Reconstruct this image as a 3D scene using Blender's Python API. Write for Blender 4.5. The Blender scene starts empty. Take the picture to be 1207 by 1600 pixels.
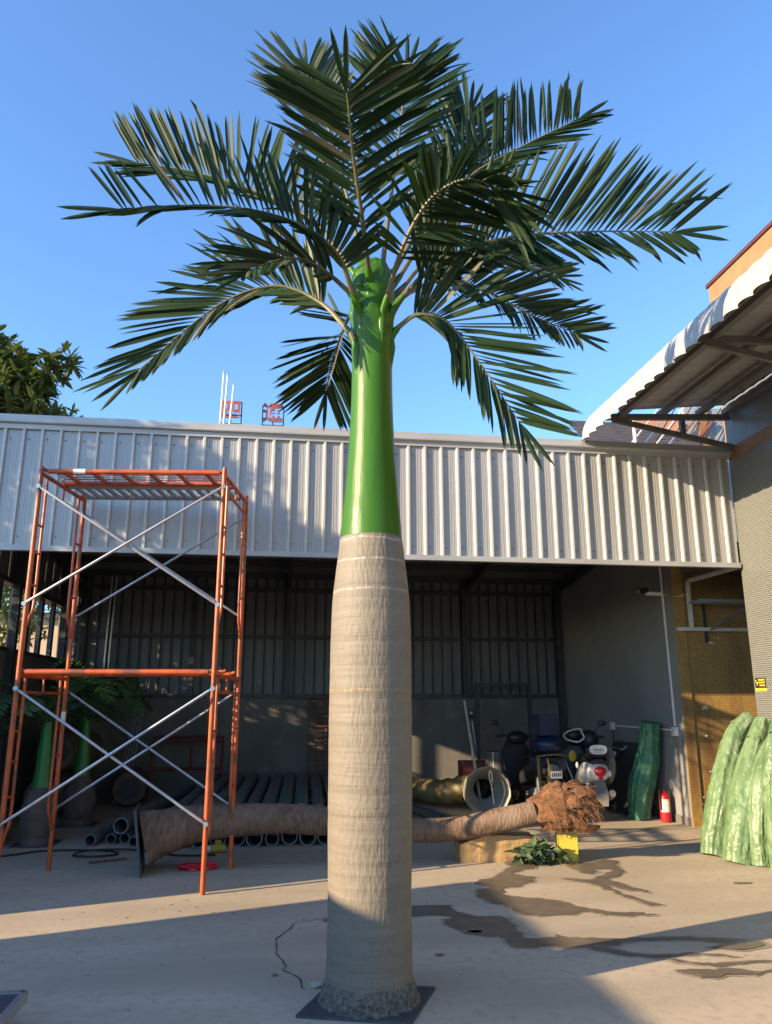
import bpy, math, random
from mathutils import Vector, Matrix, noise
random.seed(7)
scene = bpy.context.scene
COL = scene.collection
R = math.radians
# ------------------------------------------------------------------ camera, sky, sun, exposure
cam_data = bpy.data.cameras.new('camera')
cam = bpy.data.objects.new('camera', cam_data); COL.objects.link(cam)
cam.location = (0, 0, 1.5)
cam.rotation_euler = (R(90 + 14.0), 0, R(-7.6))
cam_data.sensor_fit = 'VERTICAL'; cam_data.sensor_height = 36.0; cam_data.sensor_width = 27.16
cam_data.lens = 36.0 * 1204 / 1600
cam_data.clip_start = 0.05; cam_data.clip_end = 3000
scene.camera = cam
SUN_AZ, SUN_EL = 20.0, 18.0          # the light travels towards +X turned 20 degrees to +Y, 18 degrees down
world = bpy.data.worlds.new('World'); scene.world = world; world.use_nodes = True
wn = world.node_tree.nodes; wl = world.node_tree.links
bg = wn['Background']; bg.inputs['Strength'].default_value = 0.128
sky = wn.new('ShaderNodeTexSky'); sky.sky_type = 'NISHITA'; sky.sun_disc = False
sky.sun_elevation = R(SUN_EL); sky.sun_rotation = R(250.0)
sky.air_density = 1.0; sky.dust_density = 0.3; sky.ozone_density = 4.0
tint = wn.new('ShaderNodeMix'); tint.data_type = 'RGBA'; tint.blend_type = 'MULTIPLY'; tint.inputs['Factor'].default_value = 1.0
tint.inputs['B'].default_value = (0.90, 1.01, 1.12, 1); wl.new(sky.outputs['Color'], tint.inputs['A']); wl.new(tint.outputs['Result'], bg.inputs['Color'])
sd = bpy.data.lights.new('sun', 'SUN'); sd.energy = 4.2; sd.angle = R(0.5); sd.color = (1.0, 0.77, 0.49)
sun = bpy.data.objects.new('sun', sd); COL.objects.link(sun)
sun.rotation_euler = Vector((math.cos(R(SUN_AZ)) * math.cos(R(SUN_EL)), math.sin(R(SUN_AZ)) * math.cos(R(SUN_EL)), -math.sin(R(SUN_EL)))).to_track_quat('-Z', 'Y').to_euler()
scene.view_settings.view_transform = 'Standard'; scene.view_settings.look = 'None'
scene.view_settings.exposure = 1.55; scene.view_settings.gamma = 1.0
scene.render.resolution_x = 772; scene.render.resolution_y = 1024
# ------------------------------------------------------------------ materials
def mat(name, col, rough=0.6, metal=0.0, col2=None, scale=6.0, stretch=(1, 1, 1), bump=0.0, bscale=None, bstretch=None, spec=0.5, lo=0.35, hi=0.65, col3=None, scale3=1.2, lo3=0.5, hi3=0.75, coat=0.0, rvar=0.0, detail=6.0, trans=0.0):
    m = bpy.data.materials.new(name); m.use_nodes = True
    nt = m.node_tree; n = nt.nodes; l = nt.links; b = n['Principled BSDF']
    b.inputs['Roughness'].default_value = rough; b.inputs['Metallic'].default_value = metal
    b.inputs['Specular IOR Level'].default_value = spec; b.inputs['Coat Weight'].default_value = coat
    b.inputs['Base Color'].default_value = (*col, 1)
    tc = n.new('ShaderNodeTexCoord')
    oi = n.new('ShaderNodeObjectInfo'); shift = n.new('ShaderNodeMath'); shift.operation = 'MULTIPLY'; shift.inputs[1].default_value = 37.0
    l.new(oi.outputs['Random'], shift.inputs[0])
    def nz(sc, st, det=detail):
        mp = n.new('ShaderNodeMapping'); mp.inputs['Scale'].default_value = st
        l.new(tc.outputs['Object'], mp.inputs['Vector'])
        l.new(shift.outputs[0], mp.inputs['Location'])
        t = n.new('ShaderNodeTexNoise'); t.inputs['Scale'].default_value = sc; t.inputs['Detail'].default_value = det
        l.new(mp.outputs['Vector'], t.inputs['Vector']); return t.outputs['Fac']
    def ramp(sock, a, c, e0=0.0, e1=1.0):
        r = n.new('ShaderNodeMapRange'); r.inputs['From Min'].default_value = a; r.inputs['From Max'].default_value = c
        r.inputs['To Min'].default_value = e0; r.inputs['To Max'].default_value = e1
        l.new(sock, r.inputs['Value']); return r.outputs['Result']
    last = None
    if col2:
        f = nz(scale, stretch); mx = n.new('ShaderNodeMix'); mx.data_type = 'RGBA'
        l.new(ramp(f, lo, hi), mx.inputs['Factor'])
        mx.inputs['A'].default_value = (*col, 1); mx.inputs['B'].default_value = (*col2, 1)
        last = mx.outputs['Result']
        if rvar: l.new(ramp(f, lo, hi, rough - rvar, rough + rvar), b.inputs['Roughness'])
    if col3:
        f = nz(scale3, (1, 1, 1)); mx = n.new('ShaderNodeMix'); mx.data_type = 'RGBA'
        l.new(ramp(f, lo3, hi3), mx.inputs['Factor'])
        if last: l.new(last, mx.inputs['A'])
        else: mx.inputs['A'].default_value = (*col, 1)
        mx.inputs['B'].default_value = (*col3, 1); last = mx.outputs['Result']
    if last: l.new(last, b.inputs['Base Color'])
    if bump:
        f = nz(bscale or scale, bstretch or stretch); bp = n.new('ShaderNodeBump')
        bp.inputs['Strength'].default_value = bump; bp.inputs['Distance'].default_value = 0.02
        l.new(f, bp.inputs['Height']); l.new(bp.outputs['Normal'], b.inputs['Normal'])
    if trans:
        tr = n.new('ShaderNodeBsdfTranslucent'); ms = n.new('ShaderNodeMixShader'); ms.inputs[0].default_value = trans
        tr.inputs['Color'].default_value = (col[0] * 1.6, col[1] * 1.9, col[2] * 0.9, 1)
        l.new(b.outputs[0], ms.inputs[1]); l.new(tr.outputs[0], ms.inputs[2]); l.new(ms.outputs[0], n['Material Output'].inputs['Surface'])
    return m

def tile_mat(name, axes, tw, th, mortar, c1, c2, cm, offset=0.5, stain=None, hole=None, rough=0.35, bias=0.0):
    """small mosaic tiles; axes picks which object axes run along and up the wall"""
    m = bpy.data.materials.new(name); m.use_nodes = True
    nt = m.node_tree; n = nt.nodes; l = nt.links; b = n['Principled BSDF']
    tc = n.new('ShaderNodeTexCoord'); sp = n.new('ShaderNodeSeparateXYZ'); l.new(tc.outputs['Object'], sp.inputs[0])
    cb = n.new('ShaderNodeCombineXYZ'); l.new(sp.outputs[axes[0]], cb.inputs[0]); l.new(sp.outputs[axes[1]], cb.inputs[1])
    br = n.new('ShaderNodeTexBrick'); l.new(cb.outputs[0], br.inputs['Vector'])
    br.offset = offset; br.inputs['Scale'].default_value = 1.0
    br.inputs['Brick Width'].default_value = tw; br.inputs['Row Height'].default_value = th
    br.inputs['Mortar Size'].default_value = mortar; br.inputs['Mortar Smooth'].default_value = 0.2; br.inputs['Bias'].default_value = bias
    br.inputs['Color1'].default_value = (*c1, 1); br.inputs['Color2'].default_value = (*c2, 1); br.inputs['Mortar'].default_value = (*cm, 1)
    last = br.outputs['Color']
    if stain:
        mp = n.new('ShaderNodeMapping'); mp.inputs['Scale'].default_value = (2.2, 2.2, 0.35); l.new(tc.outputs['Object'], mp.inputs[0])
        t = n.new('ShaderNodeTexNoise'); t.inputs['Scale'].default_value = 1.6; t.inputs['Detail'].default_value = 5; l.new(mp.outputs[0], t.inputs['Vector'])
        r = n.new('ShaderNodeMapRange'); r.inputs['From Min'].default_value = 0.48; r.inputs['From Max'].default_value = 0.68; r.inputs['To Max'].default_value = 0.8; l.new(t.outputs['Fac'], r.inputs['Value'])
        mx = n.new('ShaderNodeMix'); mx.data_type = 'RGBA'; l.new(r.outputs[0], mx.inputs['Factor']); l.new(last, mx.inputs['A']); mx.inputs['B'].default_value = (*stain, 1); last = mx.outputs['Result']
    l.new(last, b.inputs['Base Color']); b.inputs['Roughness'].default_value = rough
    bp = n.new('ShaderNodeBump'); bp.inputs['Strength'].default_value = 0.6; bp.inputs['Distance'].default_value = 0.004; bp.invert = True
    l.new(br.outputs['Fac'], bp.inputs['Height']); l.new(bp.outputs['Normal'], b.inputs['Normal'])
    return m

M = {}
M['concrete'] = mat('yard_concrete', (0.47, 0.385, 0.275), 0.8, col2=(0.33, 0.27, 0.19), scale=1.1, stretch=(.55, 1.5, 1), bump=0.14, bscale=60, lo=0.36, hi=0.74, col3=(0.36, 0.295, 0.21), scale3=14, lo3=0.5, hi3=0.72, detail=9)
M['soil'] = mat('soil', (0.2, 0.17, 0.13), 0.9, col2=(0.13, 0.12, 0.09), scale=0.8)
M['dark_gap'] = mat('joint_dirt', (0.05, 0.045, 0.04), 0.95)
M['damp'] = mat('damp_concrete', (0.26, 0.21, 0.15), 0.7, col2=(0.34, 0.275, 0.195), scale=12, bump=0.12, bscale=60)
M['wet'] = mat('wet_concrete', (0.135, 0.108, 0.078), 0.45, col2=(0.19, 0.152, 0.108), scale=7, lo=.4, hi=.75, spec=0.5, bump=0.08, bscale=55)
M['wall_cement'] = mat('cement_render', (0.165, 0.155, 0.135), 0.85, col2=(0.12, 0.112, 0.10), scale=1.4, bump=0.15, bscale=30, col3=(0.20, 0.188, 0.165), scale3=4, lo3=0.55, hi3=0.8)
M['wall_grey'] = mat('grey_paint_wall', (0.235, 0.23, 0.22), 0.8, col2=(0.19, 0.188, 0.18), scale=1.1, bump=0.06, bscale=40)
M['sheet'] = mat('painted_steel_sheet', (0.43, 0.42, 0.40), 0.42, metal=0.25, col2=(0.36, 0.355, 0.34), scale=7, stretch=(9, 1, 0.12), bump=0.05, bscale=60, bstretch=(3, 1, 0.03), lo=0.3, hi=0.7)
M['sheet_rib'] = mat('painted_steel_rib', (0.53, 0.51, 0.475), 0.4, metal=0.2, col2=(0.5, 0.485, 0.46), scale=5, stretch=(6, 1, 0.4))
M['sheet_cap'] = mat('flashing_steel', (0.45, 0.45, 0.445), 0.45, metal=0.3, col2=(0.39, 0.39, 0.385), scale=4, stretch=(0.4, 1, 3), col3=(0.33, 0.33, 0.33), scale3=1.4)
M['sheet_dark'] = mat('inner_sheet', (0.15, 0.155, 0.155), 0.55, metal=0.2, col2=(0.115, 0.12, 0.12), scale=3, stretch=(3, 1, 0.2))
M['roof_under'] = mat('roof_underside', (0.22, 0.22, 0.21), 0.5, metal=0.2, col2=(0.14, 0.14, 0.135), scale=2, stretch=(0.5, 4, 1))
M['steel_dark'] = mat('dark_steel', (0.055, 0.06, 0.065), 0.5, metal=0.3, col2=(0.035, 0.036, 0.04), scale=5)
M['awning'] = mat('awning_sheet', (0.35, 0.345, 0.335), 0.55, col2=(0.285, 0.28, 0.27), scale=5, stretch=(1, 3, 1), lo=0.3, hi=0.75)
M['awning_steel'] = mat('awning_steel', (0.17, 0.16, 0.15), 0.55, metal=0.2, col2=(0.12, 0.11, 0.10), scale=6)
M['white_steel'] = mat('white_steel', (0.62, 0.61, 0.58), 0.5, col2=(0.5, 0.48, 0.45), scale=8)
M['tile'] = tile_mat('grey_mosaic', (1, 2), 0.048, 0.0235, 0.0042, (0.055, 0.075, 0.082), (0.095, 0.105, 0.10), (0.25, 0.24, 0.20))
M['gold'] = tile_mat('ochre_mosaic', (0, 2), 0.0255, 0.0255, 0.0028, (0.45, 0.275, 0.075), (0.34, 0.20, 0.052), (0.15, 0.095, 0.038), offset=0.0, stain=(0.11, 0.06, 0.03))
M['ochre'] = mat('ochre_band', (0.26, 0.15, 0.06), 0.6, col2=(0.17, 0.10, 0.04), scale=3)
M['plaster'] = mat('peach_plaster', (0.31, 0.165, 0.07), 0.8, col2=(0.25, 0.135, 0.06), scale=3, bump=0.1, bscale=25)
M['red_tile'] = mat('dark_red_coping', (0.09, 0.022, 0.017), 0.6, col2=(0.07, 0.02, 0.015), scale=8)
M['brick'] = mat('orange_render', (0.52, 0.25, 0.13), 0.85, col2=(0.45, 0.22, 0.13), scale=2)
M['grey_render'] = mat('rough_grey_render', (0.36, 0.36, 0.36), 0.9, col2=(0.24, 0.24, 0.25), scale=4, bump=0.3, bscale=20)
M['dark_roof'] = mat('dark_roof_tile', (0.075, 0.062, 0.06), 0.7, col2=(0.05, 0.042, 0.042), scale=4)
M['tan_house'] = mat('tan_house', (0.58, 0.43, 0.28), 0.85, col2=(0.5, 0.37, 0.24), scale=2)
M['sign_red'] = mat('sign_red', (0.36, 0.085, 0.065), 0.7, col2=(0.28, 0.08, 0.065), scale=3)
M['orange'] = mat('orange_paint', (0.50, 0.095, 0.022), 0.42, col2=(0.36, 0.07, 0.02), scale=9, col3=(0.15, 0.06, 0.035), scale3=6, lo3=0.54, hi3=0.66, bump=0.08, bscale=40)
M['galv'] = mat('galvanised', (0.52, 0.53, 0.53), 0.35, metal=0.75, col2=(0.42, 0.43, 0.43), scale=14)
M['tape'] = mat('white_tape', (0.7, 0.68, 0.62), 0.6)
M['pipe'] = mat('galvanised_pipe', (0.20, 0.225, 0.225), 0.5, metal=0.4, col2=(0.14, 0.16, 0.16), scale=5, stretch=(4, 0.5, 4), bump=0.05)
M['pipe_in'] = mat('pipe_inside', (0.05, 0.05, 0.05), 0.8)
M['log'] = mat('coir_trunk', (0.195, 0.125, 0.080), 0.88, col2=(0.105, 0.067, 0.044), scale=11, stretch=(3.5, 1, 1), bump=0.7, bscale=16, bstretch=(4, 1, 1), col3=(0.25, 0.18, 0.13), scale3=3)
M['husk'] = mat('palm_husk', (0.20, 0.093, 0.040), 0.9, col2=(0.10, 0.044, 0.020), scale=9, stretch=(1, 3, 3), bump=0.6, bscale=30, bstretch=(0.6, 3, 3))
M['fibre_hair'] = mat('coir_hair', (0.20, 0.09, 0.036), 0.8, col2=(0.28, 0.15, 0.07), scale=15)
M['fibreglass'] = mat('fibreglass', (0.36, 0.36, 0.30), 0.6, col2=(0.27, 0.275, 0.23), scale=8, bump=0.4, bscale=25, col3=(0.44, 0.42, 0.34), scale3=5)
M['fibre_yellow'] = mat('resin_yellow', (0.25, 0.18, 0.07), 0.5, col2=(0.16, 0.12, 0.05), scale=5, bump=0.3, bscale=9)
M['block'] = mat('foam_block', (0.48, 0.31, 0.13), 0.8, col2=(0.38, 0.24, 0.10), scale=4, bump=0.5, bscale=14, col3=(0.22, 0.15, 0.09), scale3=3.2, lo3=0.62, hi3=0.70)
M['tin'] = mat('yellow_tin', (0.58, 0.47, 0.05), 0.35, metal=0.3, col2=(0.50, 0.40, 0.05), scale=5)
M['leaf_dark'] = mat('cut_leaf', (0.05, 0.085, 0.04), 0.45, col2=(0.09, 0.13, 0.06), scale=8)
M['black'] = mat('black_plastic', (0.018, 0.018, 0.02), 0.42)
M['rubber'] = mat('rubber', (0.02, 0.02, 0.02), 0.85, col2=(0.04, 0.038, 0.035), scale=12)
M['white_plastic'] = mat('white_plastic', (0.70, 0.69, 0.66), 0.35, col2=(0.6, 0.59, 0.56), scale=6)
M['grey_plastic'] = mat('grey_plastic', (0.2, 0.19, 0.175), 0.55, col2=(0.15, 0.145, 0.135), scale=7)
M['red_lens'] = mat('red_lens', (0.50, 0.012, 0.02), 0.15, coat=0.5)
M['blue_plastic'] = mat('blue_plastic', (0.006, 0.018, 0.055), 0.35)
M['yellow'] = mat('yellow_plastic', (0.42, 0.31, 0.035), 0.45)
M['strap'] = mat('faded_yellow_strap', (0.20, 0.14, 0.02), 0.6)
M['red'] = mat('red_paint', (0.42, 0.012, 0.02), 0.3, col2=(0.36, 0.012, 0.018), scale=5)
M['red_bag'] = mat('red_film', (0.55, 0.02, 0.03), 0.3)
M['label'] = mat('paper_label', (0.65, 0.62, 0.55), 0.6, col2=(0.5, 0.45, 0.38), scale=30)
M['red_frame'] = mat('dark_red_frame', (0.17, 0.03, 0.02), 0.6, col2=(0.11, 0.02, 0.015), scale=6)
M['rust_lattice'] = mat('rusty_lattice', (0.13, 0.055, 0.035), 0.75)
M['cable'] = mat('black_cable', (0.015, 0.015, 0.015), 0.6)
M['board'] = mat('dark_board', (0.05, 0.052, 0.055), 0.6)
M['wood'] = mat('stick_wood', (0.45, 0.40, 0.32), 0.7, col2=(0.35, 0.30, 0.24), scale=8)
M['bluesheet'] = mat('blue_grey_sheet', (0.24, 0.31, 0.37), 0.5)
M['pot_brown'] = mat('brown_trunk_base', (0.13, 0.095, 0.075), 0.85, col2=(0.08, 0.06, 0.05), scale=9, bump=0.5, bscale=20)
M['small_green'] = mat('small_green_shaft', (0.02, 0.16, 0.025), 0.4)
M['small_leaf'] = mat('small_palm_leaf', (0.035, 0.085, 0.022), 0.5, col2=(0.06, 0.12, 0.03), scale=4, trans=0.12)
M['frond'] = mat('frond_leaf', (0.009, 0.027, 0.008), 0.55, col2=(0.020, 0.044, 0.011), scale=3.0, lo=0.40, hi=0.66, trans=0.06, spec=0.22)
M['frond_green'] = mat('frond_leaf_fresh', (0.014, 0.036, 0.010), 0.48, col2=(0.028, 0.052, 0.014), scale=3.0, trans=0.12, spec=0.35)
M['frond_dry'] = mat('frond_leaf_dry', (0.13, 0.10, 0.045), 0.6, col2=(0.07, 0.065, 0.03), scale=5.0, trans=0.05)
M['frond_pale'] = mat('frond_leaf_pale', (0.10, 0.115, 0.05), 0.5, col2=(0.06, 0.08, 0.034), scale=3.0, trans=0.08)  # paler leaf copy; puts the lit look of one upper frond into colour
M['rachis'] = mat('rachis', (0.16, 0.135, 0.06), 0.5, col2=(0.09, 0.09, 0.04), scale=8, bump=0.2, bscale=20)
M['plate'] = mat('base_plate_steel', (0.055, 0.065, 0.075), 0.5, metal=0.3, col2=(0.085, 0.09, 0.095), scale=7)
M['paste'] = mat('rough_cement_paste', (0.20, 0.18, 0.145), 0.9, col2=(0.10, 0.09, 0.073), scale=45, bump=1.0, bscale=75, bstretch=(1, 1, .5))
M['tree_leaf'] = mat('tree_leaf', (0.075, 0.10, 0.028), 0.42, col2=(0.13, 0.145, 0.04), scale=2.2, trans=0.22)
M['tree_leaf2'] = mat('tree_leaf_dark', (0.045, 0.08, 0.025), 0.5, col2=(0.075, 0.11, 0.03), scale=2, trans=0.2)
M['bark'] = mat('bark', (0.16, 0.13, 0.10), 0.9, col2=(0.09, 0.075, 0.06), scale=9, bump=0.5, bscale=18)
M['warn_yellow'] = mat('warning_yellow', (0.72, 0.47, 0.04), 0.5)
M['warn_black'] = mat('warning_black', (0.02, 0.018, 0.015), 0.5)
M['debris'] = mat('debris', (0.17, 0.125, 0.085), 0.85)
M['wall_off'] = mat('added_shadow_wall', (0.42, 0.38, 0.32), 0.85, col2=(0.34, 0.31, 0.27), scale=1.5, bump=0.15, bscale=30)

def wrap_mat(name, c1, c2, c3):
    m = bpy.data.materials.new(name); m.use_nodes = True
    nt = m.node_tree; n = nt.nodes; l = nt.links; b = n['Principled BSDF']
    tc = n.new('ShaderNodeTexCoord')
    t = n.new('ShaderNodeTexNoise'); t.inputs['Scale'].default_value = 5; t.inputs['Detail'].default_value = 7; t.inputs['Distortion'].default_value = 0.6
    l.new(tc.outputs['Object'], t.inputs['Vector'])
    v = n.new('ShaderNodeTexVoronoi'); v.feature = 'DISTANCE_TO_EDGE'; v.inputs['Scale'].default_value = 13
    mp = n.new('ShaderNodeMapping'); mp.inputs['Scale'].default_value = (1.0, 1.0, 0.5); l.new(tc.outputs['Object'], mp.inputs[0])
    ad = n.new('ShaderNodeMixRGB'); ad.blend_type = 'ADD'; ad.inputs[0].default_value = 0.25; l.new(mp.outputs[0], ad.inputs[1]); l.new(t.outputs['Color'], ad.inputs[2])
    l.new(ad.outputs[0], v.inputs['Vector'])
    cr = n.new('ShaderNodeValToRGB'); cr.color_ramp.elements[0].position = 0.36; cr.color_ramp.elements[1].position = 0.66
    cr.color_ramp.elements[0].color = (*c1, 1); cr.color_ramp.elements[1].color = (*c3, 1)
    e = cr.color_ramp.elements.new(0.5); e.color = (*c2, 1)
    l.new(t.outputs['Fac'], cr.inputs[0]); l.new(cr.outputs[0], b.inputs['Base Color'])
    b.inputs['Roughness'].default_value = 0.36; b.inputs['Specular IOR Level'].default_value = 0.42
    bp = n.new('ShaderNodeBump'); bp.inputs['Strength'].default_value = 0.6; bp.inputs['Distance'].default_value = 0.02; l.new(v.outputs['Distance'], bp.inputs['Height'])
    bp2 = n.new('ShaderNodeBump'); bp2.inputs['Strength'].default_value = 0.6; bp2.inputs['Distance'].default_value = 0.02
    l.new(t.outputs['Fac'], bp2.inputs['Height']); l.new(bp.outputs['Normal'], bp2.inputs['Normal']); l.new(bp2.outputs['Normal'], b.inputs['Normal'])
    return m
M['wrap'] = wrap_mat('green_wrapping_film', (0.095, 0.155, 0.07), (0.125, 0.20, 0.092), (0.18, 0.25, 0.135))
M['wrap_dark'] = wrap_mat('green_wrapping_film_deep', (0.035, 0.14, 0.075), (0.05, 0.18, 0.09), (0.10, 0.25, 0.12))

def trunk_material(name):
    """grey-beige cement skin: fine upright fibres, horizontal scars, chalk rings"""
    m = bpy.data.materials.new(name); m.use_nodes = True
    nt = m.node_tree; n = nt.nodes; l = nt.links; b = n['Principled BSDF']
    tc = n.new('ShaderNodeTexCoord'); sp = n.new('ShaderNodeSeparateXYZ'); l.new(tc.outputs['Object'], sp.inputs[0])
    def nz(sc, st, det=5):
        mp = n.new('ShaderNodeMapping'); mp.inputs['Scale'].default_value = st; l.new(tc.outputs['Object'], mp.inputs[0])
        t = n.new('ShaderNodeTexNoise'); t.inputs['Scale'].default_value = sc; t.inputs['Detail'].default_value = det; l.new(mp.outputs[0], t.inputs['Vector']); return t.outputs['Fac']
    def mth(op, a, bb):
        q = n.new('ShaderNodeMath'); q.operation = op
        for i, x in enumerate((a, bb)):
            if isinstance(x, (int, float)): q.inputs[i].default_value = x
            elif x is not None: l.new(x, q.inputs[i])
        return q.outputs[0]
    def mr(s, a, c, d=0.0, e=1.0):
        r = n.new('ShaderNodeMapRange'); r.inputs['From Min'].default_value = a; r.inputs['From Max'].default_value = c; r.inputs['To Min'].default_value = d; r.inputs['To Max'].default_value = e; l.new(s, r.inputs['Value']); return r.outputs[0]
    def mix(f, a, bb):
        x = n.new('ShaderNodeMix'); x.data_type = 'RGBA'; l.new(f, x.inputs['Factor'])
        for k, v in (('A', a), ('B', bb)):
            if isinstance(v, tuple): x.inputs[k].default_value = (*v, 1)
            else: l.new(v, x.inputs[k])
        return x.outputs['Result']
    fib = nz(58, (1, 1, 0.28)); ring = nz(7, (0.12, 0.12, 2.4), 3); blot = nz(3.0, (1, 1, 1)); fine = nz(80, (1, 1, 0.35)); scar = nz(26, (0.22, 0.22, 1.6), 3)
    c = mix(mr(ring, 0.35, 0.68), (0.205, 0.176, 0.133), (0.174, 0.149, 0.112))
    c = mix(mr(fib, 0.52, 0.75, 0, 0.55), c, (0.135, 0.113, 0.083))
    c = mix(mr(scar, 0.60, 0.75, 0, 0.28), c, (0.26, 0.222, 0.165))
    c = mix(mr(blot, 0.5, 0.75, 0, 0.5), c, (0.18, 0.155, 0.12))
    wob = mth('MULTIPLY', mth('SUBTRACT', nz(7, (1, 1, 1)), 0.5), 0.035)
    z = mth('ADD', sp.outputs[2], wob)
    gate = mr(fine, 0.42, 0.58)
    for z0, w, colr, st in ((2.43, 0.008, (0.5, 0.48, 0.44), 0.6), (2.305, 0.008, (0.5, 0.48, 0.44), 0.55), (2.13, 0.0075, (0.5, 0.48, 0.44), 0.6), (1.575, 0.007, (0.50, 0.33, 0.08), 0.5), (1.0, 0.006, (0.3, 0.25, 0.18), 0.3)):
        d = mth('ABSOLUTE', mth('SUBTRACT', z, z0), None)
        c = mix(mth('MULTIPLY', mr(d, w * 0.4, w, st, 0.0), gate), c, colr)
    l.new(c, b.inputs['Base Color']); b.inputs['Roughness'].default_value = 0.62; b.inputs['Specular IOR Level'].default_value = 0.4
    h = mth('ADD', mth('MULTIPLY', fib, 0.55), mth('ADD', mth('MULTIPLY', scar, 0.25), mth('MULTIPLY', ring, 1.1)))
    bp = n.new('ShaderNodeBump'); bp.inputs['Strength'].default_value = 0.75; bp.inputs['Distance'].default_value = 0.014; l.new(h, bp.inputs['Height']); l.new(bp.outputs['Normal'], b.inputs['Normal'])
    return m
M['trunk'] = trunk_material('cement_trunk')

def shaft_material(name):
    m = mat(name, (0.028, 0.105, 0.001), 0.38, col2=(0.040, 0.13, 0.002), scale=10, stretch=(1, 1, 0.15), bump=0.15, bscale=22, bstretch=(1, 1, 0.12), spec=0.34)
    return m
M['shaft'] = shaft_material('green_crownshaft')

# ------------------------------------------------------------------ mesh helpers
class MB:
    def __init__(self): self.v = []; self.f = []; self.mi = []
    def add(self, vs, fs, k=0):
        o = len(self.v); self.v += [tuple(p) for p in vs]; self.f += [tuple(i + o for i in q) for q in fs]; self.mi += [k] * len(fs); return self
    def box(self, c, s, rot=None, k=0):
        x, y, z = s[0] / 2, s[1] / 2, s[2] / 2; c = Vector(c)
        vs = [Vector(p) for p in ((-x, -y, -z), (x, -y, -z), (x, y, -z), (-x, y, -z), (-x, -y, z), (x, -y, z), (x, y, z), (-x, y, z))]
        if rot is not None: vs = [rot @ p for p in vs]
        return self.add([p + c for p in vs], [(0, 3, 2, 1), (4, 5, 6, 7), (0, 1, 5, 4), (1, 2, 6, 5), (2, 3, 7, 6), (3, 0, 4, 7)], k)
    def span(self, a, b, k=0):
        return self.box([(a[i] + b[i]) / 2 for i in range(3)], [abs(b[i] - a[i]) for i in range(3)], k=k)
    def bar(self, a, b, w, h, up=(0, 0, 1), k=0):
        a = Vector(a); b = Vector(b); d = b - a; x = d.normalized(); u = Vector(up)
        if abs(x.dot(u)) > 0.98: u = Vector((0, 1, 0))
        y = u.cross(x).normalized(); z = x.cross(y)
        return self.box((a + b) / 2, (d.length, w, h), Matrix((x, y, z)).transposed(), k)
    def tube(self, pts, rad, seg=10, caps=True, closed_ring=True, k=0, jit=None, hint=None):
        pts = [Vector(p) for p in pts]; n = len(pts)
        if not isinstance(rad, (list, tuple)): rad = [rad] * n
        vs = []; prev = Vector(hint) if hint else None
        for i, p in enumerate(pts):
            t = (pts[min(i + 1, n - 1)] - pts[max(i - 1, 0)]).normalized()
            if prev is None:
                prev = Vector((0, 0, 1)) if abs(t.z) < 0.9 else Vector((1, 0, 0))
            u = (prev - t * prev.dot(t)).normalized(); w = t.cross(u); prev = u
            for j in range(seg):
                a = 2 * math.pi * j / seg; r = rad[i]
                if jit: r *= jit(i, j, p)
                vs.append(p + u * math.cos(a) * r + w * math.sin(a) * r)
        fs = [(i * seg + j, i * seg + (j + 1) % seg, (i + 1) * seg + (j + 1) % seg, (i + 1) * seg + j) for i in range(n - 1) for j in range(seg)]
        if caps: fs += [tuple(range(seg - 1, -1, -1)), tuple((n - 1) * seg + j for j in range(seg))]
        return self.add(vs, fs, k)
    def cyl(self, a, b, r, seg=12, k=0): return self.tube([a, b], r, seg, k=k)
    def lathe(self, c, prof, seg=32, jit=None, cap=True, k=0):
        vs = []
        for i, (z, r) in enumerate(prof):
            for j in range(seg):
                a = 2 * math.pi * j / seg; q = r * (jit(i, a, z) if jit else 1)
                vs.append((c[0] + math.cos(a) * q, c[1] + math.sin(a) * q, c[2] + z))
        n = len(prof)
        fs = [(i * seg + j, i * seg + (j + 1) % seg, (i + 1) * seg + (j + 1) % seg, (i + 1) * seg + j) for i in range(n - 1) for j in range(seg)]
        if cap: fs += [tuple(range(seg - 1, -1, -1)), tuple((n - 1) * seg + j for j in range(seg))]
        return self.add(vs, fs, k)
    def ell(self, c, r, seg=16, rings=10, rot=None, jit=None, k=0):
        vs = []; c = Vector(c)
        for i in range(rings + 1):
            t = math.pi * i / rings
            for j in range(seg):
                a = 2 * math.pi * j / seg
                p = Vector((math.sin(t) * math.cos(a), math.sin(t) * math.sin(a), math.cos(t)))
                if jit: p = p * jit(p)
                p = Vector((p.x * r[0], p.y * r[1], p.z * r[2]))
                vs.append(c + (rot @ p if rot is not None else p))
        fs = [(i * seg + j, (i + 1) * seg + j, (i + 1) * seg + (j + 1) % seg, i * seg + (j + 1) % seg) for i in range(rings) for j in range(seg)]
        return self.add(vs, fs, k)
    def poly(self, pts, thick, axis=2, k=0):
        """extrude a flat outline along an axis"""
        n = len(pts); d = Vector((0, 0, 0)); d[axis] = thick
        a = [Vector(p) for p in pts]; vs = a + [p + d for p in a]
        fs = [tuple(range(n - 1, -1, -1)), tuple(range(n, 2 * n))] + [(i, (i + 1) % n, n + (i + 1) % n, n + i) for i in range(n)]
        return self.add(vs, fs, k)

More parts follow.
